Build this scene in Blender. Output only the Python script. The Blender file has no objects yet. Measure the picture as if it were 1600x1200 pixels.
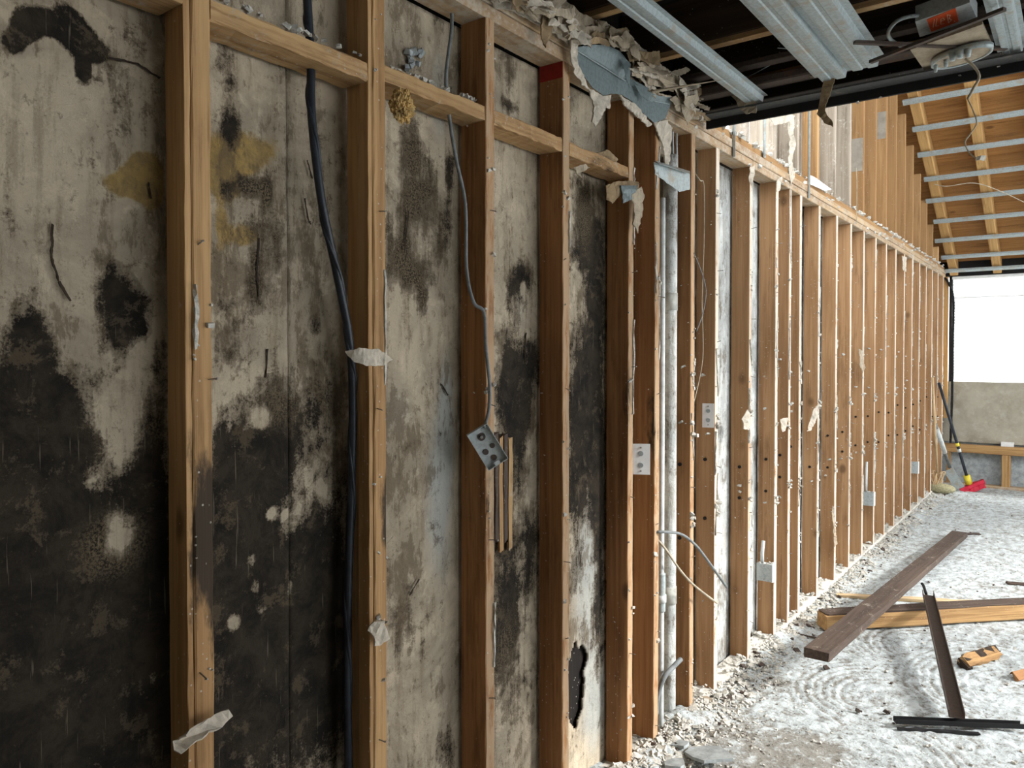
import bpy, bmesh, math, random
from mathutils import Vector, Matrix, noise
random.seed(7)
S = bpy.context.scene
COL = S.collection
# ------------------------------------------------------------------ camera
F = 1200.0
YAW = math.atan(890 / F)
PIT = math.radians(1.0)
CAM = Vector((1.29, 0.0, 1.52))
FW = Vector((-math.sin(YAW) * math.cos(PIT), math.cos(YAW) * math.cos(PIT), -math.sin(PIT)))
RT = Vector((math.cos(YAW), math.sin(YAW), 0))
UP = RT.cross(FW)
cd = bpy.data.cameras.new('camera')
cam = bpy.data.objects.new('camera', cd)
COL.objects.link(cam)
cam.matrix_world = Matrix(((RT.x, UP.x, -FW.x, CAM.x), (RT.y, UP.y, -FW.y, CAM.y), (RT.z, UP.z, -FW.z, CAM.z), (0, 0, 0, 1)))
cd.sensor_width = 36
cd.lens = 36 * F / 1600
cd.shift_y = -25 / 1600
cd.clip_start = 0.02
S.camera = cam
# ------------------------------------------------------------------ light
W = bpy.data.worlds.new('world')
S.world = W
W.use_nodes = True
W.node_tree.nodes['Background'].inputs[0].default_value = (0.93, 0.97, 1.0, 1)
W.node_tree.nodes['Background'].inputs[1].default_value = 4.4
sd = bpy.data.lights.new('daylight', 'SUN')
sd.energy = 5.0
sd.angle = math.radians(8)
sd.color = (1.0, 0.97, 0.93)
sun = bpy.data.objects.new('daylight', sd)
COL.objects.link(sun)
sun.rotation_euler = Vector((0.85, 0.24, 0.52)).to_track_quat('Z', 'Y').to_euler()
S.view_settings.view_transform = 'Standard'
S.view_settings.look = 'None'
S.view_settings.exposure = 0.20
S.view_settings.gamma = 1
S.view_settings.use_curve_mapping = False


def ray(u, v):
    return FW + RT * ((u - 800) / F) + UP * ((575 - v) / F)


def AX(u, v, x=0.0):
    d = ray(u, v)
    return CAM + d * ((x - CAM.x) / d.x)


def AY(u, v, y):
    d = ray(u, v)
    return CAM + d * ((y - CAM.y) / d.y)


def AZ(u, v, z=0.0):
    d = ray(u, v)
    return CAM + d * ((z - CAM.z) / d.z)


# ------------------------------------------------------------------ helpers
def tag(o, label=None, cat=None, group=None, kind=None):
    if label: o['label'] = label
    if cat: o['category'] = cat
    if group: o['group'] = group
    if kind: o['kind'] = kind
    return o


def empty(name, loc=(0, 0, 0)):
    o = bpy.data.objects.new(name, None)
    o.location = loc
    o.empty_display_size = 0.05
    COL.objects.link(o)
    return o


class MB:
    def __init__(s):
        s.v = []; s.f = []

    def add(s, vs, fs):
        n = len(s.v)
        s.v += [tuple(p) for p in vs]
        s.f += [tuple(i + n for i in f) for f in fs]
        return s

    def box(s, a, b):
        (x0, y0, z0), (x1, y1, z1) = a, b
        return s.add([(x0, y0, z0), (x1, y0, z0), (x1, y1, z0), (x0, y1, z0), (x0, y0, z1), (x1, y0, z1), (x1, y1, z1), (x0, y1, z1)],
                     [(0, 3, 2, 1), (4, 5, 6, 7), (0, 1, 5, 4), (1, 2, 6, 5), (2, 3, 7, 6), (3, 0, 4, 7)])

    def bar(s, p0, p1, w, h, up=(0, 0, 1), jit=0, seg=1, taper=1.0):
        p0 = Vector(p0); p1 = Vector(p1)
        d = (p1 - p0).normalized()
        x = d.cross(Vector(up))
        if x.length < 1e-4: x = d.cross(Vector((1, 0, 0)))
        x.normalize(); y = x.cross(d)
        vs = []
        for i in range(seg + 1):
            c = p0.lerp(p1, i / seg)
            k = 1 + (taper - 1) * i / seg
            for sx, sy in ((-1, -1), (1, -1), (1, 1), (-1, 1)):
                j = Vector([random.uniform(-jit, jit) for _ in range(3)])
                vs.append(c + x * (sx * w / 2 * k) + y * (sy * h / 2 * k) + j)
        fs = [(0, 3, 2, 1)]
        for i in range(seg):
            a = i * 4
            for k in range(4):
                fs.append((a + k, a + (k + 1) % 4, a + 4 + (k + 1) % 4, a + 4 + k))
        a = seg * 4
        fs.append((a, a + 1, a + 2, a + 3))
        return s.add(vs, fs)

    def tube(s, pts, r, n=8, r2=None):
        pts = [Vector(p) for p in pts]
        vs = []; fs = []
        prev = None
        m = len(pts)
        for i, p in enumerate(pts):
            d = (pts[min(i + 1, m - 1)] - pts[max(i - 1, 0)]).normalized()
            if prev is None:
                x = d.cross(Vector((0.3, 0.9, 0.2)) if abs(d.y) < .9 else Vector((1, 0, 0))).normalized()
            else:
                x = (prev - d * prev.dot(d)).normalized()
            prev = x
            y = d.cross(x)
            rr = r if r2 is None else r + (r2 - r) * i / (m - 1)
            for k in range(n):
                a = 2 * math.pi * k / n
                vs.append(p + x * (rr * math.cos(a)) + y * (rr * math.sin(a)))
        for i in range(m - 1):
            for k in range(n):
                fs.append((i * n + k, i * n + (k + 1) % n, (i + 1) * n + (k + 1) % n, (i + 1) * n + k))
        fs.append(tuple(reversed(range(n))))
        fs.append(tuple((m - 1) * n + k for k in range(n)))
        return s.add(vs, fs)

    def chip(s, c, r, flat=0.4, rot=None):
        q = rot or Matrix.Rotation(random.uniform(0, 6.3), 3, 'Z') @ Matrix.Rotation(random.uniform(-.6, .6), 3, 'X') @ Matrix.Rotation(random.uniform(-.6, .6), 3, 'Y')
        vs = []
        for z in (-1, 1):
            for sx, sy in ((-1, -1), (1, -1), (1, 1), (-1, 1)):
                w = Vector((sx * random.uniform(.5, 1), sy * random.uniform(.35, .9), z * flat * random.uniform(.5, 1))) * r
                vs.append(Vector(c) + q @ w)
        return s.add(vs, [(0, 3, 2, 1), (4, 5, 6, 7), (0, 1, 5, 4), (1, 2, 6, 5), (2, 3, 7, 6), (3, 0, 4, 7)])

    def build(s, name, mat, parent=None, smooth=False, kind=None):
        me = bpy.data.meshes.new(name)
        me.from_pydata(s.v, [], s.f)
        bm = bmesh.new(); bm.from_mesh(me)
        bmesh.ops.recalc_face_normals(bm, faces=bm.faces)
        bm.to_mesh(me); bm.free()
        if smooth:
            for p in me.polygons: p.use_smooth = True
        me.materials.append(mat)
        o = bpy.data.objects.new(name, me)
        COL.objects.link(o)
        if parent: 
            o.parent = parent
            o.matrix_parent_inverse = Matrix.Translation(parent.location).inverted()
        if kind: o['kind'] = kind
        return o


def spline(pts, n=6):
    pts = [Vector(p) for p in pts]
    out = []
    for i in range(len(pts) - 1):
        p0 = pts[max(i - 1, 0)]; p1 = pts[i]; p2 = pts[i + 1]; p3 = pts[min(i + 2, len(pts) - 1)]
        for k in range(n):
            t = k / n
            out.append(0.5 * ((2 * p1) + (p2 - p0) * t + (2 * p0 - 5 * p1 + 4 * p2 - p3) * t * t + (3 * p1 - p0 - 3 * p2 + p3) * t ** 3))
    out.append(pts[-1])
    return out


# ------------------------------------------------------------------ materials
class NT:
    def __init__(s, name, rough=0.85, metal=0.0):
        m = bpy.data.materials.new(name); m.use_nodes = True
        s.m = m; s.t = m.node_tree; s.n = s.t.nodes; s.l = s.t.links
        s.b = s.n['Principled BSDF']
        s.b.inputs['Roughness'].default_value = rough
        s.b.inputs['Metallic'].default_value = metal
        s.b.inputs['Specular IOR Level'].default_value = 0.25
        tc = s.n.new('ShaderNodeTexCoord')
        oi = s.n.new('ShaderNodeObjectInfo')
        s.rnd = oi.outputs['Random']
        s.obj = tc.outputs['Object']
        mm = s.math('MULTIPLY', s.rnd, 37.0)
        va = s.n.new('ShaderNodeVectorMath'); va.operation = 'ADD'
        s.l.new(s.obj, va.inputs[0]); s.l.new(mm, va.inputs[1])
        s.co = va.outputs[0]

    def inp(s, sock, v):
        if isinstance(v, bpy.types.NodeSocket): s.l.new(v, sock)
        elif v is not None: sock.default_value = v

    def math(s, op, a, b=None, c=None, clamp=False):
        n = s.n.new('ShaderNodeMath'); n.operation = op; n.use_clamp = clamp
        s.inp(n.inputs[0], a)
        if b is not None: s.inp(n.inputs[1], b)
        if c is not None: s.inp(n.inputs[2], c)
        return n.outputs[0]

    def noise(s, scale, detail=6, rough=0.6, st=(1, 1, 1), co=None, dist=0.0):
        mp = s.n.new('ShaderNodeMapping'); mp.inputs['Scale'].default_value = st
        s.l.new(co or s.co, mp.inputs[0])
        n = s.n.new('ShaderNodeTexNoise')
        n.inputs['Scale'].default_value = scale; n.inputs['Detail'].default_value = detail
        n.inputs['Roughness'].default_value = rough; n.inputs['Distortion'].default_value = dist
        s.l.new(mp.outputs[0], n.inputs['Vector'])
        return n.outputs['Fac']

    def vor(s, scale, st=(1, 1, 1), feat='F1'):
        mp = s.n.new('ShaderNodeMapping'); mp.inputs['Scale'].default_value = st
        s.l.new(s.co, mp.inputs[0])
        n = s.n.new('ShaderNodeTexVoronoi'); n.feature = feat
        n.inputs['Scale'].default_value = scale
        s.l.new(mp.outputs[0], n.inputs['Vector'])
        return n.outputs['Distance']

    def step(s, x, a, b, lo=0.0, hi=1.0):
        n = s.n.new('ShaderNodeMapRange'); n.interpolation_type = 'SMOOTHSTEP'
        s.inp(n.inputs[0], x)
        n.inputs[1].default_value = a; n.inputs[2].default_value = b
        n.inputs[3].default_value = lo; n.inputs[4].default_value = hi
        return n.outputs[0]

    def mix(s, f, a, b, mode='MIX'):
        n = s.n.new('ShaderNodeMix'); n.data_type = 'RGBA'; n.blend_type = mode
        s.inp(n.inputs[0], f)
        for k, v in ((6, a), (7, b)):
            if isinstance(v, bpy.types.NodeSocket): s.l.new(v, n.inputs[k])
            else: n.inputs[k].default_value = (*v, 1)
        return n.outputs[2]

    def attr(s, name):
        n = s.n.new('ShaderNodeAttribute'); n.attribute_name = name
        return n.outputs['Fac']

    def out(s, col, h=None, strength=0.4, dist=0.01):
        if isinstance(col, tuple): s.b.inputs['Base Color'].default_value = (*col, 1)
        else: s.l.new(col, s.b.inputs['Base Color'])
        if h is not None:
            bp = s.n.new('ShaderNodeBump'); bp.inputs['Strength'].default_value = strength
            bp.inputs['Distance'].default_value = dist
            s.l.new(h, bp.inputs['Height']); s.l.new(bp.outputs[0], s.b.inputs['Normal'])
        return s.m


def wood(name, light, dark, dust=0.0, front=0.0, fcol=None, tonek=0.38, dustcol=(0.62, 0.58, 0.52), var=0.35, rough=0.75, scale=1.0):
    t = NT(name, rough)
    g1 = t.noise(22 * scale, 5, 0.6, (1, 1, 0.045), dist=0.8)
    g2 = t.noise(120 * scale, 3, 0.6, (1, 1, 0.02))
    big = t.noise(2.2, 3, 0.5, (1, 1, 0.6))
    f = t.math('ADD', t.math('MULTIPLY', g1, 0.8), t.math('MULTIPLY', g2, 0.35))
    f = t.step(f, 0.40, 0.74)
    c = t.mix(f, light, dark)
    # knots
    k = t.vor(4.2, (1, 1, 0.7))
    kk = t.step(t.math('ADD', k, t.math('MULTIPLY', g1, 0.06)), 0.07, 0.165, 1, 0)
    c = t.mix(t.math('MULTIPLY', kk, 0.7), c, tuple(x * 0.28 for x in dark))
    # per-piece tone and stains
    tone = t.math('ADD', t.math('MULTIPLY', t.rnd, var), t.math('MULTIPLY', big, 0.45))
    c = t.mix(t.step(tone, 0.2, 0.75), c, tuple(x * 0.55 for x in dark), 'MIX') if False else t.mix(t.math('MULTIPLY', t.step(tone, 0.25, 0.8), tonek), c, tuple(x * 0.7 for x in dark))
    gr = t.step(t.math('ADD', t.noise(10, 8, 0.72, (1, 1, 0.22)), t.math('MULTIPLY', t.math('SUBTRACT', g2, 0.5), 0.3)), 0.52, 0.68)
    c = t.mix(t.math('MULTIPLY', gr, 0.5), c, tuple(x * 0.5 for x in dark))
    # rot where the 'mold' attribute says so
    mo = t.attr('mold')
    n1 = t.noise(14, 8, 0.7, (1, 1, 0.3))
    mm = t.step(t.math('ADD', mo, t.math('MULTIPLY', t.math('SUBTRACT', n1, 0.5), 1.6)), 0.42, 0.75)
    mm = t.math('MULTIPLY', mm, t.step(mo, 0.02, 0.15))
    c = t.mix(t.math('MULTIPLY', mm, 0.93), c, (0.022, 0.017, 0.012))
    # plaster dust
    if dust > 0:
        d1 = t.noise(9, 8, 0.75)
        d2 = t.noise(70, 4, 0.7)
        dm = t.step(t.math('ADD', t.math('MULTIPLY', d1, 0.6), t.math('MULTIPLY', d2, 0.4)), 0.66 - dust * 0.36, 0.74 - dust * 0.24)
        c = t.mix(t.math('MULTIPLY', dm, 0.8), c, dustcol)
    if front > 0:  # paler front face: plaster dust plus the light it catches, put into the colour
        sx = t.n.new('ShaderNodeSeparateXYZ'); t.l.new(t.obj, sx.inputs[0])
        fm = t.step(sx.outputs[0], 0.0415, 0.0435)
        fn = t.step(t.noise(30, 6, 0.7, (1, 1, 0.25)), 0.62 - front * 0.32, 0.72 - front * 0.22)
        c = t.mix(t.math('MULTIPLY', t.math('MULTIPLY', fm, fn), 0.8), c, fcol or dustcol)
    # specks
    sp = t.step(t.vor(60), 0.10, 0.15, 1, 0)
    c = t.mix(t.math('MULTIPLY', sp, t.math('MULTIPLY', t.step(g1, 0.5, 0.56), 0.6)), c, (0.55, 0.52, 0.46))
    return t.out(c, f, 0.25, 0.004)


def plaster(name, base=(0.53, 0.45, 0.335), mat_dark=(0.0055, 0.0045, 0.0035)):
    t = NT(name, 0.9)
    t.co = t.obj
    mo = t.attr('mold'); ye = t.attr('yellow'); um = t.attr('umber'); pk = t.attr('blue')
    n1 = t.noise(7, 9, 0.68, dist=0.5)
    n2 = t.noise(30, 9, 0.74, dist=0.3)
    n3 = t.noise(30, 7, 0.7, (1, 1, 0.13))
    n4 = t.noise(210, 4, 0.75)
    n5 = t.noise(3.4, 6, 0.65, dist=0.6)
    n6 = t.noise(11, 9, 0.74, dist=0.35)

    def a(x, k): return t.math('MULTIPLY', t.math('SUBTRACT', x, 0.5), k)
    c = t.mix(t.step(n5, 0.36, 0.62), base, tuple(x * 0.60 for x in base))
    c = t.mix(t.math('MULTIPLY', t.step(t.math('ADD', n3, a(n4, .3)), 0.47, 0.66), 0.55), c, (0.23, 0.18, 0.12))
    c = t.mix(t.math('MULTIPLY', t.step(t.math('ADD', n6, a(n4, .12)), 0.545, 0.60), 0.32), c, tuple(min(1, x * 1.35) for x in base))
    c = t.mix(t.math('MULTIPLY', t.step(t.math('ADD', n2, a(n4, .35)), 0.56, 0.66), 0.6), c, (0.17, 0.135, 0.09))
    # blue grey paint
    c = t.mix(t.math('MULTIPLY', t.step(t.math('ADD', pk, a(n6, .8)), 0.2, 0.9), 0.65), c, (0.36, 0.40, 0.40))
    # yellow water stain
    ys = t.step(t.math('ADD', ye, t.math('ADD', a(n1, 1.3), a(n2, 0.8))), 0.32, 0.60)
    ys = t.math('MULTIPLY', ys, t.step(ye, 0.05, 0.3))
    c = t.mix(t.math('MULTIPLY', ys, 0.88), c, t.mix(t.step(n2, .4, .6), (0.36, 0.235, 0.065), (0.24, 0.16, 0.055)))
    tot = t.math('ADD', t.math('ADD', mo, a(n1, 1.7)), t.math('ADD', a(n2, 1.7), t.math('ADD', a(n3, 1.35), a(n4, 1.15))))
    # brown halo
    tc_ = t.math('ADD', t.math('ADD', mo, a(n1, 1.7)), t.math('ADD', a(n2, 0.9), a(n3, 0.7)))
    c = t.mix(t.math('MULTIPLY', t.step(tot, 0.24, 0.78), 0.62), c, (0.105, 0.080, 0.052))
    c = t.mix(t.math('MULTIPLY', t.step(tc_, 0.40, 0.44), 0.35), c, (0.085, 0.063, 0.040))
    dk = t.mix(t.step(n6, 0.36, 0.64), mat_dark, (0.034, 0.026, 0.017))
    dk = t.mix(t.math('MULTIPLY', t.step(um, 0.2, 0.8), t.step(n4, 0.42, 0.6)), dk, (0.17, 0.13, 0.08))
    m2 = t.step(tot, 0.56, 0.92)
    c = t.mix(t.math('MULTIPLY', m2, 0.97), c, dk)
    # peeled islands and scrapes left in the black
    n7 = t.noise(26, 9, 0.75, (1, 1, 0.35), dist=0.2)
    c = t.mix(t.math('MULTIPLY', t.step(t.math('ADD', n7, a(n5, 0.9)), 0.56, 0.64), t.math('MULTIPLY', t.math('SUBTRACT', 1.0, m2), 0.62)), c, (0.12, 0.088, 0.052))
    isl = t.step(t.math('ADD', t.noise(15, 9, 0.70, dist=0.3), a(n4, 0.25)), 0.55, 0.62)
    c = t.mix(t.math('MULTIPLY', isl, t.math('MULTIPLY', m2, 0.6)), c, (0.115, 0.088, 0.056))
    # hairline scratches
    sc = t.step(t.noise(60, 3, 0.6, (1, 2.2, 0.09)), 0.66, 0.70)
    c = t.mix(t.math('MULTIPLY', sc, 0.30), c, (0.34, 0.29, 0.21))
    h = t.math('ADD', t.math('MULTIPLY', n6, 1.0), t.math('ADD', t.math('MULTIPLY', n2, 0.8), t.math('MULTIPLY', m2, -0.35)))
    return t.out(c, h, 0.75, 0.012)


def metal(name, col, rough=0.45, met=0.75, dirt=0.3, dirtcol=(0.35, 0.33, 0.28), emis=None):
    t = NT(name, rough, met)
    n1 = t.noise(12, 8, 0.7); n2 = t.noise(90, 3, 0.6)
    c = t.mix(t.step(n2, 0.4, 0.65), col, tuple(x * 0.8 for x in col))
    c = t.mix(t.step(n1, 0.72 - dirt * 0.35, 0.8 - dirt * 0.25), c, dirtcol)
    return t.out(c, n1, 0.15, 0.004)


def plain(name, col, rough=0.8, met=0.0, amt=0.3, sc=30, bump=0.3):
    t = NT(name, rough, met)
    n1 = t.noise(sc, 7, 0.65); n2 = t.noise(sc * 5, 4, 0.6)
    c = t.mix(t.step(n1, 0.35, 0.7), col, tuple(x * (1 - amt) for x in col))
    c = t.mix(t.math('MULTIPLY', t.step(n2, 0.55, 0.7), amt), c, tuple(x * 0.4 for x in col))
    return t.out(c, n1, bump, 0.006)


M = {}
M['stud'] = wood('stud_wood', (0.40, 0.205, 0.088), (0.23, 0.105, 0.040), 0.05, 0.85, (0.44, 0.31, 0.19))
M['stud_pale'] = wood('pale_stud_wood', (0.56, 0.35, 0.165), (0.34, 0.19, 0.08), 0.10)
M['stud_dusty_lit'] = wood('dusty_lit_stud_wood', (0.47, 0.275, 0.14), (0.31, 0.165, 0.075), 0.16, 1.0, (0.74, 0.68, 0.58))
M['upper'] = wood('upper_stud_wood', (0.58, 0.36, 0.165), (0.36, 0.20, 0.085), 0.18, var=1.1, tonek=0.65)
M['upper_grey'] = wood('grey_stud_wood', (0.46, 0.40, 0.33), (0.30, 0.25, 0.19), 0.35)
M['plate'] = wood('plate_wood', (0.52, 0.36, 0.20), (0.30, 0.20, 0.12), 0.62, dustcol=(0.46, 0.40, 0.32))
M['sole'] = wood('sole_plate_wood', (0.6, 0.55, 0.48), (0.45, 0.40, 0.33), 1.0, dustcol=(0.68, 0.67, 0.62))
M['block'] = wood('block_wood', (0.52, 0.34, 0.165), (0.32, 0.18, 0.078), 0.40, dustcol=(0.42, 0.36, 0.28))
M['greystain'] = plain('grey_stained_wood', (0.34, 0.31, 0.26), 0.9, 0, 0.25, 12, 0.2)
M['bark'] = plain('dark_bark', (0.05, 0.035, 0.025), 0.9, 0, 0.5, 30, 0.8)
M['sheath'] = wood('roof_sheathing', (0.46, 0.235, 0.08), (0.30, 0.14, 0.042), 0.0)
M['rafter'] = wood('rafter_wood', (0.60, 0.37, 0.15), (0.42, 0.235, 0.085), 0.0)
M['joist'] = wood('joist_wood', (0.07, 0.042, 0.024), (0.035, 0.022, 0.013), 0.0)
M['plankdark'] = wood('weathered_plank', (0.105, 0.075, 0.058), (0.055, 0.038, 0.03), 0.30, dustcol=(0.4, 0.36, 0.3))
M['beamwood'] = wood('beam_wood', (0.50, 0.31, 0.135), (0.26, 0.14, 0.055), 0.06)
M['palewood'] = wood('pale_splinter_wood', (0.66, 0.50, 0.31), (0.5, 0.35, 0.19), 0.1)
M['plaster'] = plaster('mouldy_plaster')
M['whiteboard'] = plaster('white_board', (0.66, 0.69, 0.68))
M['galv'] = metal('galvanized_steel', (0.40, 0.46, 0.47), 0.5, 0.25, 0.6)
M['flash'] = metal('blue_grey_flashing', (0.165, 0.205, 0.212), 0.5, 0.2, 0.2, (0.20, 0.20, 0.17))
M['boxsteel'] = metal('box_steel', (0.46, 0.50, 0.50), 0.5, 0.12, 0.35, (0.5, 0.48, 0.43))
M['darksteel'] = metal('dark_steel', (0.07, 0.072, 0.072), 0.6, 0.1, 0.5, (0.15, 0.13, 0.11))
M['rust'] = metal('rusty_steel', (0.085, 0.065, 0.055), 0.65, 0.2, 0.45, (0.13, 0.065, 0.04))
M['paper'] = plain('torn_drywall_paper', (0.42, 0.35, 0.26), 0.9, 0, 0.35, 20, 0.6)
M['paperw'] = plain('white_drywall_scrap', (0.58, 0.52, 0.43), 0.9, 0, 0.35, 25, 0.5)
M['kraft'] = plain('brown_paper', (0.30, 0.215, 0.125), 0.9, 0, 0.35, 18, 0.4)
M['foam'] = plain('yellow_foam', (0.60, 0.40, 0.16), 0.95, 0, 0.55, 45, 1.0)
M['residue'] = plain('plaster_residue', (0.66, 0.64, 0.58), 0.95, 0, 0.45, 60, 0.8)
M['cable_black'] = plain('black_cable', (0.028, 0.034, 0.044), 0.33, 0, 0.5, 25, 0.3)
M['cable_grey'] = plain('grey_cable', (0.21, 0.23, 0.235), 0.6, 0, 0.4, 30, 0.2)
M['cable_pale'] = plain('pale_wire', (0.48, 0.42, 0.32), 0.7, 0, 0.4, 30, 0.2)
M['pipe'] = plain('grey_white_pipe', (0.55, 0.56, 0.52), 0.6, 0, 0.5, 9, 0.3)
M['conduit'] = plain('white_conduit', (0.60, 0.64, 0.64), 0.55, 0, 0.35, 9, 0.2)
M['black'] = plain('black_coating', (0.012, 0.012, 0.013), 0.7, 0, 0.3, 20, 0.2)
M['nail'] = metal('nail_steel', (0.30, 0.28, 0.26), 0.5, 0.6, 0.3)
M['white'] = plain('white_paint', (0.78, 0.79, 0.78), 0.6, 0, 0.1, 10, 0.1)
M['orange'] = plain('orange_label', (0.72, 0.10, 0.025), 0.6, 0, 0.15, 40, 0.0)
M['ink'] = plain('pale_label_ink', (0.85, 0.55, 0.40), 0.6, 0, 0.1, 40, 0.0)
M['redplastic'] = plain('red_plastic', (0.55, 0.02, 0.05), 0.45, 0, 0.2, 30, 0.2)
M['yellowplastic'] = plain('yellow_plastic', (0.75, 0.62, 0.06), 0.45, 0, 0.15, 30, 0.1)
M['mop'] = plain('mop_fibre', (0.42, 0.39, 0.24), 0.95, 0, 0.5, 60, 1.0)
M['redink'] = plain('red_marking', (0.30, 0.025, 0.018), 0.8, 0, 0.3, 30, 0.1)
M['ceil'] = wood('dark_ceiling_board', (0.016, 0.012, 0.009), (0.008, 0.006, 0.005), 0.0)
M['slab'] = plain('grey_plaster_slab', (0.42, 0.46, 0.47), 0.95, 0, 0.4, 18, 0.7)


def concrete():
    t = NT('stained_concrete', 0.9); t.co = t.obj
    n1 = t.noise(2.2, 8, 0.7); n2 = t.noise(14, 8, 0.7)
    c = t.mix(t.step(n1, 0.35, 0.65), (0.40, 0.37, 0.30), (0.27, 0.245, 0.19))
    c = t.mix(t.math('MULTIPLY', t.step(n2, 0.5, 0.68), 0.4), c, (0.5, 0.48, 0.42))
    return t.out(c, n2, 0.3, 0.01)


def floor_mat():
    t = NT('dusty_floor', 0.93); t.co = t.obj
    n1 = t.noise(2.4, 8, 0.7, dist=0.5); n2 = t.noise(20, 9, 0.78, (1, .7, 1), dist=0.4); n3 = t.noise(85, 6, 0.75)
    hh = t.attr('trough'); bn = t.attr('bare')
    c = t.mix(t.step(n2, 0.38, 0.62), (0.68, 0.75, 0.77), (0.40, 0.44, 0.45))
    dm = t.math('ADD', t.math('ADD', t.math('MULTIPLY', n1, 0.5), t.math('MULTIPLY', n2, 0.5)), t.math('ADD', t.math('MULTIPLY', n3, 0.4), t.math('MULTIPLY', hh, 0.15)))
    dm = t.math('ADD', dm, t.math('MULTIPLY', bn, 0.09))
    c = t.mix(t.math('MULTIPLY', t.step(dm, 0.69, 0.86), 0.8), c, (0.25, 0.225, 0.185))
    sp = t.step(t.math('ADD', n3, t.math('MULTIPLY', n2, 0.6)), 0.87, 0.97)
    c = t.mix(t.math('MULTIPLY', sp, 0.75), c, (0.09, 0.08, 0.065))
    return t.out(c, t.math('ADD', n2, t.math('MULTIPLY', n3, 0.5)), 0.9, 0.014)


M['concrete'] = concrete()
M['floor'] = floor_mat()


# ------------------------------------------------------------------ lumber: local Z along the piece
def lumber(name, a, b, w, t, mat, parent, hint=(1, 0, 0), mold=None, seg=None, jit=0.0009, ragged=0.0):
    """w along the hinted axis, t across it"""
    a = Vector(a); b = Vector(b)
    L = (b - a).length
    z = (b - a).normalized()
    x = Vector(hint); x = (x - z * x.dot(z)).normalized()
    y = z.cross(x)
    seg = seg or max(3, int(L / 0.22))
    ch = min(w, t) * 0.07
    prof = [(-w / 2 + ch, -t / 2), (w / 2 - ch, -t / 2), (w / 2, -t / 2 + ch), (w / 2, t / 2 - ch), (w / 2 - ch, t / 2), (-w / 2 + ch, t / 2), (-w / 2, t / 2 - ch), (-w / 2, -t / 2 + ch)]
    vs = []; fs = []
    n = 8
    bow = random.uniform(-.002, .002)
    for i in range(seg + 1):
        zz = L * i / seg
        ox = math.sin(math.pi * i / seg) * bow
        for (px, py) in prof:
            e = random.uniform(-ragged, ragged) if i in (0, seg) else 0
            vs.append((px + ox + random.uniform(-jit, jit), py + random.uniform(-jit, jit), zz + e))
    for i in range(seg):
        for k in range(n):
            fs.append((i * n + k, i * n + (k + 1) % n, (i + 1) * n + (k + 1) % n, (i + 1) * n + k))
    fs.append(tuple(reversed(range(n)))); fs.append(tuple(seg * n + k for k in range(n)))
    me = bpy.data.meshes.new(name)
    me.from_pydata(vs, [], fs)
    me.materials.append(mat)
    o = bpy.data.objects.new(name, me); COL.objects.link(o)
    o.matrix_world = Matrix(((x.x, y.x, z.x, a.x), (x.y, y.y, z.y, a.y), (x.z, y.z, z.z, a.z), (0, 0, 0, 1)))
    if parent:
        o.parent = parent
        o.matrix_parent_inverse = Matrix.Translation(parent.location).inverted()
    if mold:
        at = me.attributes.new('mold', 'FLOAT', 'POINT')
        at.data.foreach_set('value', [mold(a + x * v[0] + y * v[1] + z * v[2]) for v in vs])
    return o


# =================================================================== STRUCTURE
YS = {}
front = dict(A=332, B=603, C=773, D=890, E=990, F=1030, G=1085, H=1123, I=1175, J=1215, K=1236, L=1252, M=1281, N=1308, O=1330, P=1350)
for k, u in front.items(): YS[k] = AX(u, 554, 0).y - 0.019
order = list(front)
yy = YS['P']
k = 0
while yy + 0.40 < 10.15:
    yy += 0.402
    k += 1
    YS['Q%d' % k] = yy
YFAR = 10.32
ZT = 2.424        # underside of the top plate
ZB = 0.04         # top of the sole plate
DEP = 0.089


def roofz(y):      # underside of the sloping roof
    p0 = AX(1411, 160, 0.0); p1 = AX(1476, 424, 0.0)
    return p0.z + (y - p0.y) * (p1.z - p0.z) / (p1.y - p0.y)


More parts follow.
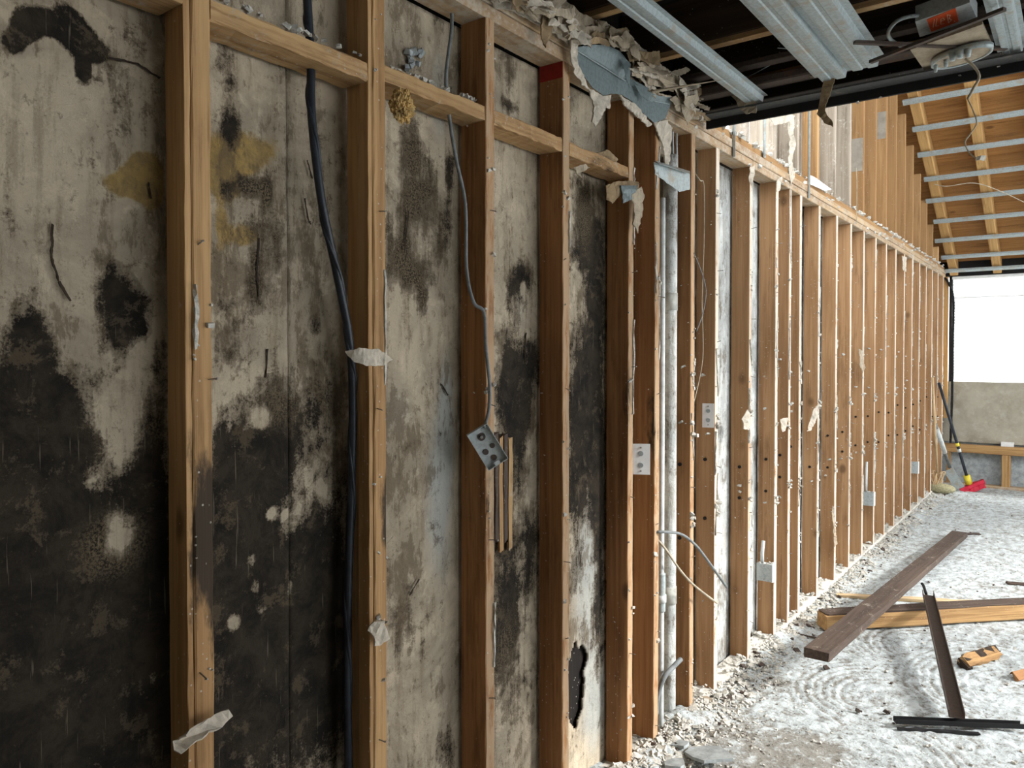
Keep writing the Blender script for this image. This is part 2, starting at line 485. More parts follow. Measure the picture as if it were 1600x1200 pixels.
# ---- floor
def make_floor():
    xs = [-0.13 + 0.010 * i for i in range(175)]
    while xs[-1] < 6.2: xs.append(xs[-1] + 0.25)
    ys = [-2.0 + 0.25 * i for i in range(12)]
    while ys[-1] < 5.2: ys.append(ys[-1] + 0.010)
    while ys[-1] < 10.4: ys.append(ys[-1] + 0.025)
    vs = []; tr = []; ba = []
    bc = [(AZ(1230, 1060), .16), (AZ(1240, 1170), .22), (AZ(1060, 1110), .25), (AZ(1150, 1200), .25), (AZ(1300, 1180), .2)]
    cs = [(AZ(1385, 1090), 0.10, 0.46, -1), (AZ(1330, 1190), 0.12, 0.50, 1), (AZ(1450, 1010), .10, .5, -1), (AZ(1600, 1080), .15, .6, -1)]
    for y in ys:
        for x in xs:
            p = Vector((x, y, 0))
            n = noise.fractal(p * 6, 0.8, 2.1, 5)
            n2 = noise.fractal(p * 34, 0.7, 2.0, 3)
            h = 0.007 * n + 0.0035 * n2
            rr = 0
            for c, R0, R, sg in cs:
                dx = x - c.x; dy = (y - c.y)
                d = (dx * dx + dy * dy * .8) ** 0.5
                if R0 < d < R:
                    wgt = max(0, min(1, .25 + sg * dx / d * .9 + n * .5)) * min(1, (d - R0) * 12, (R - d) * 8)
                    rr += math.sin(d * 165 + n * 1.6) * wgt
            rr *= 1 if rr > -2 else .5
            h += 0.0030 * rr
            # heap of rubble where the wall meets the floor
            w = math.exp(-((x - 0.0) / 0.10) ** 2) if x > 0 else 1.0
            h += w * (0.030 + 0.02 * n) * (1.0 if y < 4.2 else 0.55)
            if y < 3.1: h += 0.02 * max(0, 1 - x / 0.5)
            vs.append((x, y, h))
            ba.append(sum(math.exp(-((x - q.x) ** 2 + (y - q.y) ** 2) / R ** 2) for q, R in bc))
            tr.append(max(-1.2, min(1.2, -n2 * 0.7 - n * 0.4 - rr * 0.8)))  # troughs darkened in the colour, shading that strong light washes out of the relief
    nx = len(xs); fs = []
    for j in range(len(ys) - 1):
        for i in range(nx - 1):
            a = j * nx + i
            fs.append((a, a + 1, a + nx + 1, a + nx))
    me = bpy.data.meshes.new('floor'); me.from_pydata(vs, [], fs)
    me.materials.append(M['floor'])
    at = me.attributes.new('trough', 'FLOAT', 'POINT'); at.data.foreach_set('value', tr)
    at = me.attributes.new('bare', 'FLOAT', 'POINT'); at.data.foreach_set('value', ba)
    for p in me.polygons: p.use_smooth = True
    o = bpy.data.objects.new('floor', me); COL.objects.link(o)
    return tag(o, 'floor covered in white plaster dust and rubble', kind='structure')


floor = make_floor()

# ---- left wall: outer sheathing is the wall's own mesh, everything nailed to it is a part
mb = MB()
mb.box((-0.16, -2.0, -0.02), (-0.118, YFAR, 2.50))
mb.box((-0.16, -2.0, 2.50), (-0.118, 3.13, 2.95)); mb.box((-0.118, 2.9, 2.502), (-0.095, 3.13, 2.95))
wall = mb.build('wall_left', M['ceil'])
tag(wall, 'long stud wall stripped of its drywall, mouldy at the near end', kind='structure')


MB().box((-0.16, 4.1, 2.50), (-0.118, YFAR, 6.2)).build('upper_sheathing', M['upper_grey'], wall)


def grime_ab(p):
    if p.x < -0.03: return 0.12 * (p.z < 0.9)
    g = 0.0
    for (u, v, ru, rv, s) in ((326, 860, 22, 170, 1.1), (318, 700, 14, 60, .6), (600, 790, 12, 90, .9), (600, 580, 10, 40, .5), (775, 780, 22, 120, 1.0), (775, 930, 14, 70, .8),
                              (888, 700, 14, 130, .6), (888, 1050, 14, 90, .5), (1020, 660, 16, 80, .9), (985, 640, 10, 90, .8), (985, 860, 8, 120, .6), (985, 1050, 8, 100, .6)):
        c = AX(u, v, 0)
        k = (c - CAM).length / 1250
        e = ((p.y - c.y) / (ru * k * 1.6)) ** 2 + ((p.z - c.z) / (rv * k)) ** 2
        g = max(g, s * math.exp(-e))
    return g


letters = list(YS)
for k, y in YS.items():
    bottom = ZB
    mat = M['stud'] if y < 3.2 else M['stud_dusty_lit']
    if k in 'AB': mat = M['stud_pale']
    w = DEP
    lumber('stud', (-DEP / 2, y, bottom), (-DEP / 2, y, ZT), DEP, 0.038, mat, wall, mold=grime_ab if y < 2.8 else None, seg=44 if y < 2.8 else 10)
# nailer laths on the near side of the two nearest studs
for k, u in (('A', 290), ('B', 570)):
    y = YS[k] - 0.019 - 0.007
    lumber('lath', (-0.020, y, ZB), (-0.020, y, ZT), 0.036, 0.012, M['stud_pale'], wall, mold=grime_ab, seg=44)
# a stud behind and left of the frame
lumber('stud', (-DEP / 2, YS['A'] - 0.55, ZB), (-DEP / 2, YS['A'] - 0.55, ZT), DEP, 0.038, M['stud_pale'], wall)
lumber('stud', (-DEP / 2, YS['A'] - 0.95, ZB), (-DEP / 2, YS['A'] - 0.95, ZT), DEP, 0.038, M['stud_pale'], wall)

# plates
def plate(name, z0, z1, y0, y1, mat, x0=-DEP, x1=0.0, step=2.6):
    y = y0
    while y < y1 - 0.05:
        e = min(y + step, y1)
        lumber(name, ((x0 + x1) / 2, y, (z0 + z1) / 2), ((x0 + x1) / 2, e - 0.003, (z0 + z1) / 2), x1 - x0, z1 - z0, mat, wall, hint=(1, 0, 0), seg=14)
        y = e


plate('sole_plate', 0.0, 0.04, -1.5, YFAR - 0.06, M['sole'], -DEP, 0.002)
plate('top_plate', ZT, ZT + 0.038, -1.5, YFAR - 0.06, M['plate'])
plate('top_plate', ZT + 0.039, ZT + 0.077, -1.0, YFAR - 0.06, M['plate'], -DEP, 0.004)
plate('upper_sole_plate', ZT + 0.078, ZT + 0.114, 2.95, YFAR - 0.10, M['upper'], -DEP, -0.004)

# upper wall studs
random.seed(21)
yk = YS['H'] - 0.02
i = 0
ups = []
while yk < 10.1:
    ztop = min(roofz(yk) + 0.02, 5.6)
    ups.append(yk)
    grey = i in (1, 2, 3, 4, 5, 6) 
    lumber('upper_stud', (-DEP / 2 - 0.004, yk, ZT + 0.114), (-DEP / 2 - 0.004, yk, ztop), DEP, 0.038, M['upper_grey'] if grey and i != 4 else M['upper'], wall, seg=10)
    yk += 0.406
    i += 1
# thin grey repair patches on the upper studs
for (u, v, dz_) in ((1348, 250, 0.24), (1384, 205, 0.22)):
    c = AX(u, v, -0.05)
    yk = min(ups, key=lambda q: abs(q - 0.02 - c.y))
    MB().bar((-0.050, yk - 0.0196, c.z - dz_ / 2), (-0.048, yk - 0.0196, c.z + dz_ / 2), 0.078, 0.002, up=(0, 1, 0), seg=4, jit=.0006).build('grey_stain', M['greystain'], wall)
# cracks and gouges in the old boards
random.seed(77)
for (pts_) in (((405, 372), (401, 420), (404, 463)), ((232, 575 - 290), (236, 310)), ((638, 330), (632, 395)), ((82, 350), (80, 400), (92, 440), (110, 470)), ((480, 250), (488, 278)), ((476, 310), (482, 345), (486, 350)),
               ((170, 90), (215, 100), (250, 122)), ((655, 905), (640, 930)), ((822, 520), (820, 560)), ((690, 600), (700, 618)), ((905, 860), (908, 885)), ((418, 545), (415, 590))):
    m = MB()
    for a_, b_ in zip(pts_, pts_[1:]):
        m.bar(AX(a_[0], a_[1], -.0945), AX(b_[0], b_[1], -.0945), .0035, .0012, up=(1, 0, 0), seg=6, jit=.0012)
    m.build('crack', M['bark'], wall)

# blocking between the near studs
def block(k0, k1, z, dz=0.0, mat='block'):
    y0 = YS[k0] + 0.020; y1 = YS[k1] - 0.020 - (0.013 if k1 == 'B' else 0)
    return lumber('blocking', (-DEP / 2, y0, z), (-DEP / 2, y1, z + dz), DEP - 0.004, 0.040, M[mat], wall, hint=(1, 0, 0), seg=14, jit=0.0024, mold=lambda p: 0.34 if p.x > -.03 else .16)


zb = lambda u, v: AX(u, v, 0).z
z1 = zb(450, 62)
block('A', 'B', z1)
block('B', 'C', zb(680, 145))
block('C', 'D', zb(830, 205))
block('D', 'E', zb(940, 252))
yA0 = YS['A'] - 0.55
lumber('blocking', (-DEP / 2, yA0 + .02, 2.165), (-DEP / 2, YS['A'] - 0.033, 2.165), DEP - 0.004, 0.04, M['block'], wall, seg=6)
# red painted end under the top plate on the fourth stud
y = YS['D'] - 0.0192
MB().box((-DEP, y - 0.0012, ZT - 0.05), (-0.002, y, ZT - 0.001)).build('red_marking', M['redink'], wall)

# ---- plaster boards in the bays
def ell(u, v, ru, rv, s, x=-0.095):
    c = AX(u, v, x)
    cy = AX(u + ru, v, x).y - c.y
    cz = c.z - AX(u, v + rv, x).z
    return (c.y, c.z, max(cy, .002), max(cz, .002), s)


MOLD = [ell(*e) for e in (
    # bay A
    (42, 42, 16, 18, 4.5), (24, 66, 12, 12, 4), (62, 30, 18, 14, 4), (85, 38, 16, 12, 4), (108, 38, 18, 20, 4.5), (128, 62, 18, 18, 4.5), (148, 78, 14, 12, 4), (132, 105, 7, 17, 4), (90, 95, 16, 18, -1.5), (62, 85, 16, 16, -1.2),
    (205, 160, 55, 60, .50), (200, 50, 40, 30, .30), (180, 450, 24, 40, .9), (205, 480, 34, 30, 1.2), (190, 520, 22, 32, 1.3), (225, 515, 12, 15, .9),
    (45, 530, 26, 50, 1.1), (60, 560, 30, 40, .9), (15, 320, 14, 40, .5), (10, 640, 60, 60, .95), (60, 660, 60, 70, .9), (20, 760, 90, 110, 1.1), (110, 690, 40, 60, .8),
    (60, 900, 110, 120, 1.1), (150, 1000, 120, 130, .95), (70, 1130, 140, 100, 1.0), (230, 1150, 60, 90, .95), (210, 770, 30, 30, 1.2), (240, 800, 24, 70, 1.0), (225, 950, 40, 70, 1.0),
    (250, 600, 14, 80, .7), (235, 680, 25, 60, .55), (130, 830, 24, 60, 1.1),
    (190, 835, 34, 55, -.95), (145, 755, 18, 18, -.8), (190, 640, 50, 55, -.55), (240, 1060, 16, 22, -1.0), (140, 1075, 30, 24, -.8), (120, 990, 26, 24, -.55), (55, 1160, 14, 40, -.7),
    (60, 640, 14, 18, -.5), (90, 1040, 18, 16, -.6),
    # bay B
    (358, 200, 18, 34, 1.25), (362, 128, 10, 12, .8), (392, 290, 26, 14, 1.3), (418, 300, 8, 24, .9), (352, 300, 9, 16, .9), (400, 430, 16, 60, .95), (425, 380, 26, 70, .55), (350, 90, 14, 40, .6),
    (360, 540, 24, 70, .65), (350, 700, 22, 70, .75), (430, 650, 50, 60, .8), (420, 740, 45, 60, 1.15), (500, 650, 24, 60, .5), (505, 800, 20, 30, .3), (380, 800, 50, 60, .9),
    (500, 960, 52, 100, 1.6), (440, 880, 60, 60, .95), (380, 920, 60, 90, .7), (410, 1080, 80, 110, 1.05), (340, 1020, 20, 200, .8), (500, 1120, 50, 60, .55), (430, 1010, 60, 90, 1.2),
    (505, 330, 12, 40, .4), (495, 505, 12, 22, .75), (495, 220, 10, 20, .5), (520, 1020, 30, 90, 1.0),
    (410, 655, 14, 20, -1.4), (424, 802, 7, 10, -2.0), (446, 805, 4, 6, -1.8), (400, 918, 10, 22, -1.7), (367, 973, 15, 15, -2.0), (412, 950, 12, 14, -1.8), (394, 875, 10, 14, -1.6),
    (453, 922, 13, 24, -1.7), (472, 1066, 9, 14, -1.6), (508, 928, 4, 10, -1.6), (436, 970, 6, 8, -1.6), (350, 600, 20, 20, -.9), (455, 835, 22, 40, -.5),
    # bay C
    (645, 230, 22, 40, .75), (655, 300, 24, 50, .9), (635, 350, 14, 50, .7), (630, 400, 14, 30, .9), (650, 430, 26, 26, .9), (662, 470, 8, 20, .9), (690, 370, 14, 60, .45),
    (705, 260, 8, 30, .8), (704, 320, 6, 60, .6), (660, 620, 30, 40, .30), (640, 980, 30, 60, .50), (690, 860, 16, 80, .25), (610, 390, 6, 60, .7), (660, 690, 40, 20, .3),
    (640, 150, 20, 20, .3), (690, 20, 20, 30, .5), (700, 1170, 20, 40, .6),
    # bay D
    (815, 435, 16, 26, .95), (800, 480, 20, 60, .5), (800, 590, 24, 60, 1.0), (812, 630, 22, 50, 1.1), (835, 560, 12, 40, .8), (808, 700, 20, 60, .7), (830, 860, 12, 60, .7), (790, 850, 22, 60, .85),
    (795, 1000, 24, 55, .9), (798, 920, 16, 30, .9), (800, 1110, 20, 60, .35), (800, 110, 12, 40, .6), (835, 90, 10, 30, .4), (798, 165, 12, 8, .9), (818, 450, 4, 12, -1.4),
    # bay E
    (915, 320, 12, 40, .95), (915, 390, 18, 50, .8), (932, 480, 14, 60, .95), (925, 560, 18, 60, .95), (900, 640, 14, 80, .75), (930, 680, 18, 90, 1.0), (905, 760, 20, 60, .9), (938, 800, 10, 80, 1.2), (910, 620, 8, 40, 1.1),
    (900, 860, 14, 80, .35), (938, 960, 8, 100, .9), (915, 980, 14, 30, .3), (938, 400, 8, 60, .8),
)]
UMB = [ell(*e) for e in ((650, 300, 50, 130, 1.2), (650, 430, 50, 60, 1.2), (400, 300, 40, 30, .7), (415, 400, 40, 90, .9), (200, 160, 60, 60, 1.0), (430, 620, 60, 60, .8), (915, 330, 20, 80, .8),
                              (640, 980, 40, 60, .8), (360, 540, 30, 70, .8), (800, 110, 40, 60, 1.0), (180, 850, 60, 60, .9), (245, 640, 30, 80, .7), (795, 1050, 30, 120, .7), (340, 80, 40, 60, .6))]
YEL = [ell(*e) for e in ((228, 262, 26, 26, 1.3), (205, 288, 34, 20, 1.4), (240, 300, 16, 30, 1.1), (368, 235, 46, 34, 1.15), (350, 280, 30, 30, 1.0), (385, 370, 26, 18, .75), (430, 230, 20, 30, .4), (345, 350, 12, 60, .6))]
BLU = [ell(*e) for e in ((690, 780, 24, 150, .9), (690, 150, 18, 120, .6), (700, 640, 12, 100, .7), (620, 640, 30, 80, .4), (920, 900, 26, 160, .9), (930, 1100, 20, 90, .9), (815, 480, 14, 60, .4), (205, 490, 30, 50, .8))]


def field(lst, y, z):
    s = 0.0
    for cy, cz, ry, rz, st in lst:
        e = ((y - cy) / ry) ** 2 + ((z - cz) / rz) ** 2
        if e < 7: s += st * math.exp(-e)
    return s


def board(y0, y1, z0, z1, x=-0.100, base=None, mat='plaster', bulge=0.004, res=0.011, hole=None, name='plaster_board', curl=0.0):
    ny = max(2, int((y1 - y0) / res)); nz = max(2, int((z1 - z0) / res))
    vs = []; mo = []; ye = []; bl = []; ub = []
    for j in range(nz + 1):
        for i in range(ny + 1):
            y = y0 + (y1 - y0) * i / ny; z = z0 + (z1 - z0) * j / nz
            p = Vector((3.1, y * 3, z * 2))
            xx = x + bulge * noise.noise(p) + 0.0012 * noise.fractal(Vector((0.3, y * 22, z * 14)), .7, 2, 3)
            vs.append((xx, y, z))
            mo.append((base(y, z) if base else 0.0) + field(MOLD, y, z))
            ye.append(field(YEL, y, z)); ub.append(min(1.2, field(UMB, y, z))); bl.append(min(1, field(BLU, y, z)))
    fs = []
    W1 = ny + 1
    for j in range(nz):
        for i in range(ny):
            a = j * W1 + i
            if hole:
                cy = y0 + (y1 - y0) * (i + .5) / ny; cz = z0 + (z1 - z0) * (j + .5) / nz
                if hole(cy, cz): continue
            fs.append((a, a + 1, a + W1 + 1, a + W1))
    me = bpy.data.meshes.new(name); me.from_pydata(vs, [], fs)
    for nm, d in (('mold', mo), ('yellow', ye), ('blue', bl), ('umber', ub)):
        at = me.attributes.new(nm, 'FLOAT', 'POINT'); at.data.foreach_set('value', d)
    me.materials.append(M[mat])
    for p in me.polygons: p.use_smooth = True
    o = bpy.data.objects.new(name, me); COL.objects.link(o)
    md = o.modifiers.new('thickness', 'SOLIDIFY'); md.thickness = 0.009; md.offset = -1
    o.parent = wall
    return o


def grad(z, lo, hi, a, b):      # a at z<=lo, b at z>=hi
    t = max(0, min(1, (z - lo) / (hi - lo))); t = t * t * (3 - 2 * t)
    return a + (b - a) * t


ZTOPB = ZT - 0.002
baseA = lambda y, z: grad(z, 1.10, 1.75, 0.62, 0.10)
baseB = lambda y, z: grad(z, 0.9, 1.75, 0.42, 0.08)
baseC = lambda y, z: grad(z, 0.6, 2.3, 0.02, 0.10)
baseD = lambda y, z: grad(z, 0.6, 1.9, 0.22, 0.12)
baseE = lambda y, z: grad(z, 0.5, 1.7, 0.15, 0.25)
hw = 0.0
yb = YS
jB = AX(450, 600, -0.1).y
board(YS['A'] - 0.60, YS['A'] - 0.0, 0.02, ZTOPB, base=baseA)
board(YS['A'] + 0.002, jB - 0.003, 0.02, ZTOPB, base=baseB, x=-0.097)
board(jB + 0.0015, YS['B'], 0.02, ZTOPB, base=baseB, x=-0.101)
jC = AX(712, 600, -0.1).y
board(YS['B'] + .002, YS['C'], 0.02, ZTOPB, base=baseC)
board(YS['C'] + .002, YS['D'], 0.02, ZTOPB, base=baseD)
hc = ell(901, 1072, 14, 66, 1)
hc2 = ell(908, 1035, 12, 26, 1)


def holeE(y, z):
    n = 0.35 * noise.noise(Vector((y * 40, z * 25, 0)))
    return ((y - hc[0]) / hc[2]) ** 2 + ((z - hc[1]) / hc[3]) ** 2 + n < 1 or ((y - hc2[0]) / hc2[2]) ** 2 + ((z - hc2[1]) / hc2[3]) ** 2 + n < 1


board(YS['D'] + .002, YS['E'], 0.02, ZTOPB, base=baseE, hole=holeE, res=0.008)
baseW = lambda y, z: grad(z, 0.1, 0.5, 0.05, -0.25)
board(YS['E'] + .002, YS['F'], 0.02, ZTOPB, base=lambda y, z: 0.1, res=0.03)
board(YS['F'] + .002, YS['G'], 0.02, ZTOPB, base=lambda y, z: 0.05, res=0.03)
ks = list(YS)
for a, b in zip(ks[6:], ks[7:]):
    board(YS[a] + .002, YS[b], 0.02, ZTOPB, base=baseW, mat='whiteboard', res=0.05 if YS[a] > 4 else 0.02)

# exposed, splintered lath behind the torn plaster of the fourth bay
p0 = AX(786, 690, -0.088); p1 = AX(788, 862, -0.088)
for q in range(4):
    a = AX(776 + q * 7, 676 + 8 * (q % 2), -0.088 + 0.002 * (q % 2)); b = AX(775 + q * 7, 858 + random.uniform(-14, 14), -0.088)
    lumber('splintered_lath', b, (b.x, b.y, a.z), 0.008, 0.018, M['plankdark'] if q in (0, 2) else M['block'], wall, hint=(1, 0, 0), mold=lambda p: 0.42, seg=5, jit=0.0016, ragged=0.008)

# ---- plaster residue and nails along the stud fronts
random.seed(5)
for k, y in YS.items():
    m = MB()
    n = 8 if y < 1.5 else (14 if y < 3.0 else 20)
    for q in range(n):
        z = random.uniform(0.08, 2.38)
        r = random.choice((0.003, 0.004, 0.005, 0.006, 0.010)) * (0.8 if y < 2.5 else 1.0)
        m.chip((random.uniform(-0.001, 0.003), y + random.choice((-1, 1)) * random.uniform(0.006, 0.02), z), r, 0.6)
        if random.random() < .5: m.chip((0.001, y + random.uniform(-.015, .015), z + random.uniform(-.02, .02)), r * 1.1, 0.5)
    for q in range(8 if y > 2.9 else 2):
        m.chip((random.uniform(-0.08, -0.01), y - 0.0195, random.uniform(0.1, 2.3)), 0.004, 0.5)
    # long skins of board left under the nail line
    for q in range(3 if y > 2.2 else 1):
        z = random.uniform(0.1, 2.2); L = random.uniform(0.05, 0.35)
        m.bar((0.001, y + random.choice((-.015, .014)), z), (0.001, y + random.choice((-.013, .015)), z + L), 0.005, 0.007, up=(1, 0, 0), jit=0.0025, seg=8)
    m.build('plaster_residue', M['residue'], wall, kind='stuff')
    m = MB()
    for q in range(5 if y < 3 else 7):
        z = 0.15 + q * (0.42 if y < 3 else 0.33) + random.uniform(-.12, .12)
        if z > 2.38: continue
        yy = y + random.uniform(-.012, .012)
        L = random.uniform(0.008, 0.025)
        e = (L, yy + random.uniform(-.006, .006), z + random.uniform(-.008, .008))
        m.tube([(-0.003, yy, z), e], 0.0014, 6)
        m.chip(e, 0.0035, 0.5)
    m.build('nails', M['nail'], wall, kind='stuff')
# debris lumps lying on the blocking and nail-torn lumps by the wall line at switch height
random.seed(9)
m = MB()
for (u0, v0, u1, v1) in ((345, -5, 575, 88), (605, 100, 755, 160), (778, 175, 885, 225), (895, 230, 980, 262)):
    for q in range(26):
        t = random.random()
        p = AX(u0 + (u1 - u0) * t, v0 + (v1 - v0) * t, -0.01 - random.random() * 0.03)
        m.chip(p + Vector((0, 0, -0.004)), random.uniform(0.004, 0.011), 0.6)
m.build('plaster_crumbs', M['residue'], wall, kind='stuff')
m = MB()
for q in range(200):
    t = random.random()
    y = 2.95 + t * 7.1
    z = ZT + 0.116 + random.uniform(-.004, .008) if random.random() < .6 else random.uniform(ZT + .005, ZT + .11)
    m.chip((random.uniform(-0.012, 0.006), y, z), random.uniform(0.006, 0.022), 0.45)
m.build('plate_rubble', M['residue'], wall, kind='stuff')

m = MB()
for k, y in YS.items():
    if y < 2.9: continue
    for zc_ in (1.22 + random.uniform(-.05, .05), 0.80 + random.uniform(-.04, .04)):
        for q in range(random.randint(2, 6)):
            m.chip((random.uniform(0, .012), y + random.uniform(-.02, .015), zc_ + random.uniform(-.03, .03)), random.uniform(.005, .013), .6)
    for q in range(2):
        zz = random.choice((0.8, 1.25, 1.5)) + random.uniform(-.1, .1)
        m.chip((random.uniform(-.06, -.03), y - .021, zz), .011, .5)
m.build('torn_lumps', M['residue'], wall, kind='stuff')
m = MB()
for k, y in YS.items():
    if y < 2.9: continue
    for zc_ in (0.79, 1.02):
        zz = zc_ + random.uniform(-.06, .06)
        m.tube([(-.045, y - .019, zz), (-.045, y - .024, zz)], .008, 8)
m.build('bolt_holes', M['black'], wall, kind='stuff')

# ---- far wall
wf = empty('wall_far', (0.6, YFAR, 0)); tag(wf, 'far end wall of concrete block under a wide bright window', kind='structure')
zsill = AY(1530, 597, YFAR).z
zbeam1 = AY(1530, 696, YFAR - 0.1).z
zbeam0 = AY(1530, 709, YFAR - 0.1).z
zwin = AY(1530, 430, YFAR).z
for q in range(5):
    x0 = -0.13 + q * 1.22
    MB().box((x0, YFAR, zbeam1 + 0.02), (x0 + 1.214, YFAR + 0.12, zsill)).build('concrete_panel', M['concrete'], wf)
    MB().box((x0, YFAR + 0.05, -0.02), (x0 + 1.214, YFAR + 0.12, zbeam1 + 0.017)).build('lower_panel', M['slab'], wf)
lumber('ledger', (-0.10, YFAR - 0.05, (zbeam0 + zbeam1) / 2), (6.0, YFAR - 0.05, (zbeam0 + zbeam1) / 2), 0.10, zbeam1 - zbeam0, M['beamwood'], wf, hint=(0, 1, 0), seg=20)
cx = AY(1572, 730, YFAR - 0.05).x
for q in range(6):
    lumber('cripple_stud', (cx + q * 0.9, YFAR - 0.05, 0.03), (cx + q * 0.9, YFAR - 0.05, zbeam0), 0.085, 0.10, M['beamwood'], wf, hint=(1, 0, 0))
lumber('cripple_stud', (0.05, YFAR - 0.05, 0.03), (0.05, YFAR - 0.05, zbeam0), 0.085, 0.04, M['beamwood'], wf, hint=(0, 1, 0))
lumber('sole_plate', (-0.1, YFAR - 0.05, 0.015), (6.0, YFAR - 0.05, 0.015), 0.10, 0.035, M['plate'], wf, hint=(0, 1, 0), seg=20)
MB().box((cx - 0.05, YFAR - 0.06, zbeam1), (cx + 0.07, YFAR, zbeam1 + 0.05)).build('white_shim', M['white'], wf)
MB().box((-0.16, YFAR, zwin), (6.1, YFAR + 0.12, 6.0)).build('wall_header', M['black'], wf)
# window with blown out white slatted shutter
wn = empty('window_1', (1.5, YFAR, zsill)); tag(wn, 'wide overexposed window with thin horizontal slats in the far wall', kind='structure')
m = MB(); z = zsill + 0.02
while z < zwin - 0.03:
    m.add([(0.06, YFAR + 0.085, z), (6.0, YFAR + 0.085, z), (6.0, YFAR + 0.105, z + 0.030), (0.06, YFAR + 0.105, z + 0.030)], [(0, 1, 2, 3)])
    z += 0.0345
tw = NT('translucent_slat', 0.6)
tw.b.inputs['Base Color'].default_value = (0.9, 0.9, 0.88, 1)
tb = tw.n.new('ShaderNodeBsdfTranslucent'); tb.inputs[0].default_value = (0.50, 0.50, 0.48, 1)
mx = tw.n.new('ShaderNodeMixShader'); mx.inputs[0].default_value = 0.75
tw.l.new(tw.b.outputs[0], mx.inputs[1]); tw.l.new(tb.outputs[0], mx.inputs[2])
tw.l.new(mx.outputs[0], tw.n['Material Output'].inputs[0])
sl = m.build('slats', tw.m, wn, kind='stuff')
MB().box((0.03, YFAR + 0.02, zsill), (0.06, YFAR + 0.12, zwin)).build('window_frame', M['black'], wn)
MB().box((0.03, YFAR + 0.02, zwin - 0.03), (6.0, YFAR + 0.12, zwin)).build('window_head', M['white'], wn)
zl = AY(1550, 463, YFAR).z
MB().box((0.06, YFAR + 0.03, zl - 0.006), (6.0, YFAR + 0.05, zl + 0.006)).build('window_rail', M['white'], wn)
zl = AY(1580, 479, YFAR).z
# corner post and curved black edge strip at the end of the stud wall
tp = empty('trim_1', (0.0, YFAR - 0.06, 0)); tag(tp, 'yellow corner post with curved black edging at the end of the stud wall', kind='structure')
lumber('corner_post', (0.012, YFAR - 0.09, zbeam1 + 0.3), (0.012, YFAR - 0.09, ZT), 0.05, 0.05, M['rafter'], tp)
pts = [AY(u, v, YFAR - 0.13) for u, v in ((1477, 434), (1483, 444), (1488, 458), (1490, 476), (1489, 530), (1488, 600), (1487, 640), (1485, 692))]
m = MB(); sp = spline(pts, 5)
for a, b in zip(sp, sp[1:]): m.bar(a, b, 0.022, 0.03, up=(0, 1, 0), jit=0.002)
m.build('black_edging', M['black'], tp)

# ---- sloping roof
rf = empty('roof', (1.5, 8.0, roofz(8.0))); tag(rf, 'sloping roof of orange boards on rafters with steel furring strips', kind='structure')
pA = AX(1411, 160, 0.0); pB = AX(1476, 424, 0.0)
sl_ = (pB.z - pA.z) / (pB.y - pA.y)
rd = Vector((0, 1, sl_)).normalized(); rn = Vector((0, -sl_, 1)).normalized()


def rpt(x, y, off=0.0):
    return Vector((x, y, roofz(y))) + rn * off


# rafters (bottom at the furring line), positions from where they show in the photograph
def on_roof(u, v, off=0.0):
    d = ray(u, v)
    p0 = rpt(0, 8, off)
    return CAM + d * ((p0 - CAM).dot(rn) / d.dot(rn))


xr = [on_roof(1446, 240).x, on_roof(1530, 240).x]
sp_ = xr[1] - xr[0]
RX = [xr[0] + sp_ * q for q in range(0, 7)]
for x in RX:
    a = rpt(x, 4.2, 0.09); b = rpt(x, YFAR + 0.05, 0.09)
    lumber('rafter', a, b, 0.085, 0.14, M['rafter'], rf, hint=(1, 0, 0), seg=20)
yq = 4.2; q = 0
while yq < YFAR + 0.1:
    a = rpt(-0.15, yq, 0.175); 
    b = rpt(6.1, yq, 0.175)
    lumber('roof_board', a, b, 0.150, 0.02, M['sheath'], rf, hint=tuple(rd), seg=6)
    yq += 0.138; q += 1
FS = ((1411, 160), (1426, 202), (1434, 242), (1444, 280), (1447, 314), (1459, 346), (1461, 376), (1471, 402), (1477, 423))
for (u, v) in FS:
    t0 = on_roof(u, v)
    y = t0.y
    m = MB()
    c0 = Vector((t0.x, y, roofz(y))); c1 = Vector((6.0, y + 0.0, roofz(y) ))
    m.bar(c0, c1, 0.060, 0.004, up=rn, seg=4)
    m.bar(c0 - rn * 0.016, c1 - rn * 0.016, 0.030, 0.004, up=rn, seg=4)
    m.bar(c0 - rn * 0.008 - rd * 0.019, c1 - rn * 0.008 - rd * 0.019, 0.012, 0.018, up=rn, seg=4)
    m.bar(c0 - rn * 0.008 + rd * 0.019, c1 - rn * 0.008 + rd * 0.019, 0.012, 0.018, up=rn, seg=4)
    m.build('furring_strip', M['galv'], rf)

# ---- near ceiling: dark boards, joists, edge iron, hat channels
YE = AX(1097, 200, 0.0).y
ZC = AX(1097, 196, 0.0).z
ce = empty('ceiling', (1.5, 1.0, 2.9)); tag(ce, 'low dark ceiling stripped to joists above the near end of the room', kind='structure')
y = -2.0
while y < YE - 0.02:
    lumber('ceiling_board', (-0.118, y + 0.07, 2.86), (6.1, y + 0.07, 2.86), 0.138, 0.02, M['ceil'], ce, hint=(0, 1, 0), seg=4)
    y += 0.14
JL = [YE - 0.75 - 0.5 * q for q in range(9)]
jy = AZ(1180, 55, 2.60).y
for q, y in enumerate([jy + 0.42, jy, jy - 0.45, jy - 0.9, jy - 1.35]):
    if y > YE - 0.05: continue
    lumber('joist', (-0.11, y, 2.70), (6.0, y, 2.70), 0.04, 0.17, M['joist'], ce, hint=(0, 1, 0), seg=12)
    lumber('batten', (-0.10, y - 0.0, 2.604), (6.0, y, 2.604), 0.034, 0.020, M['block'], ce, hint=(0, 1, 0), seg=12)
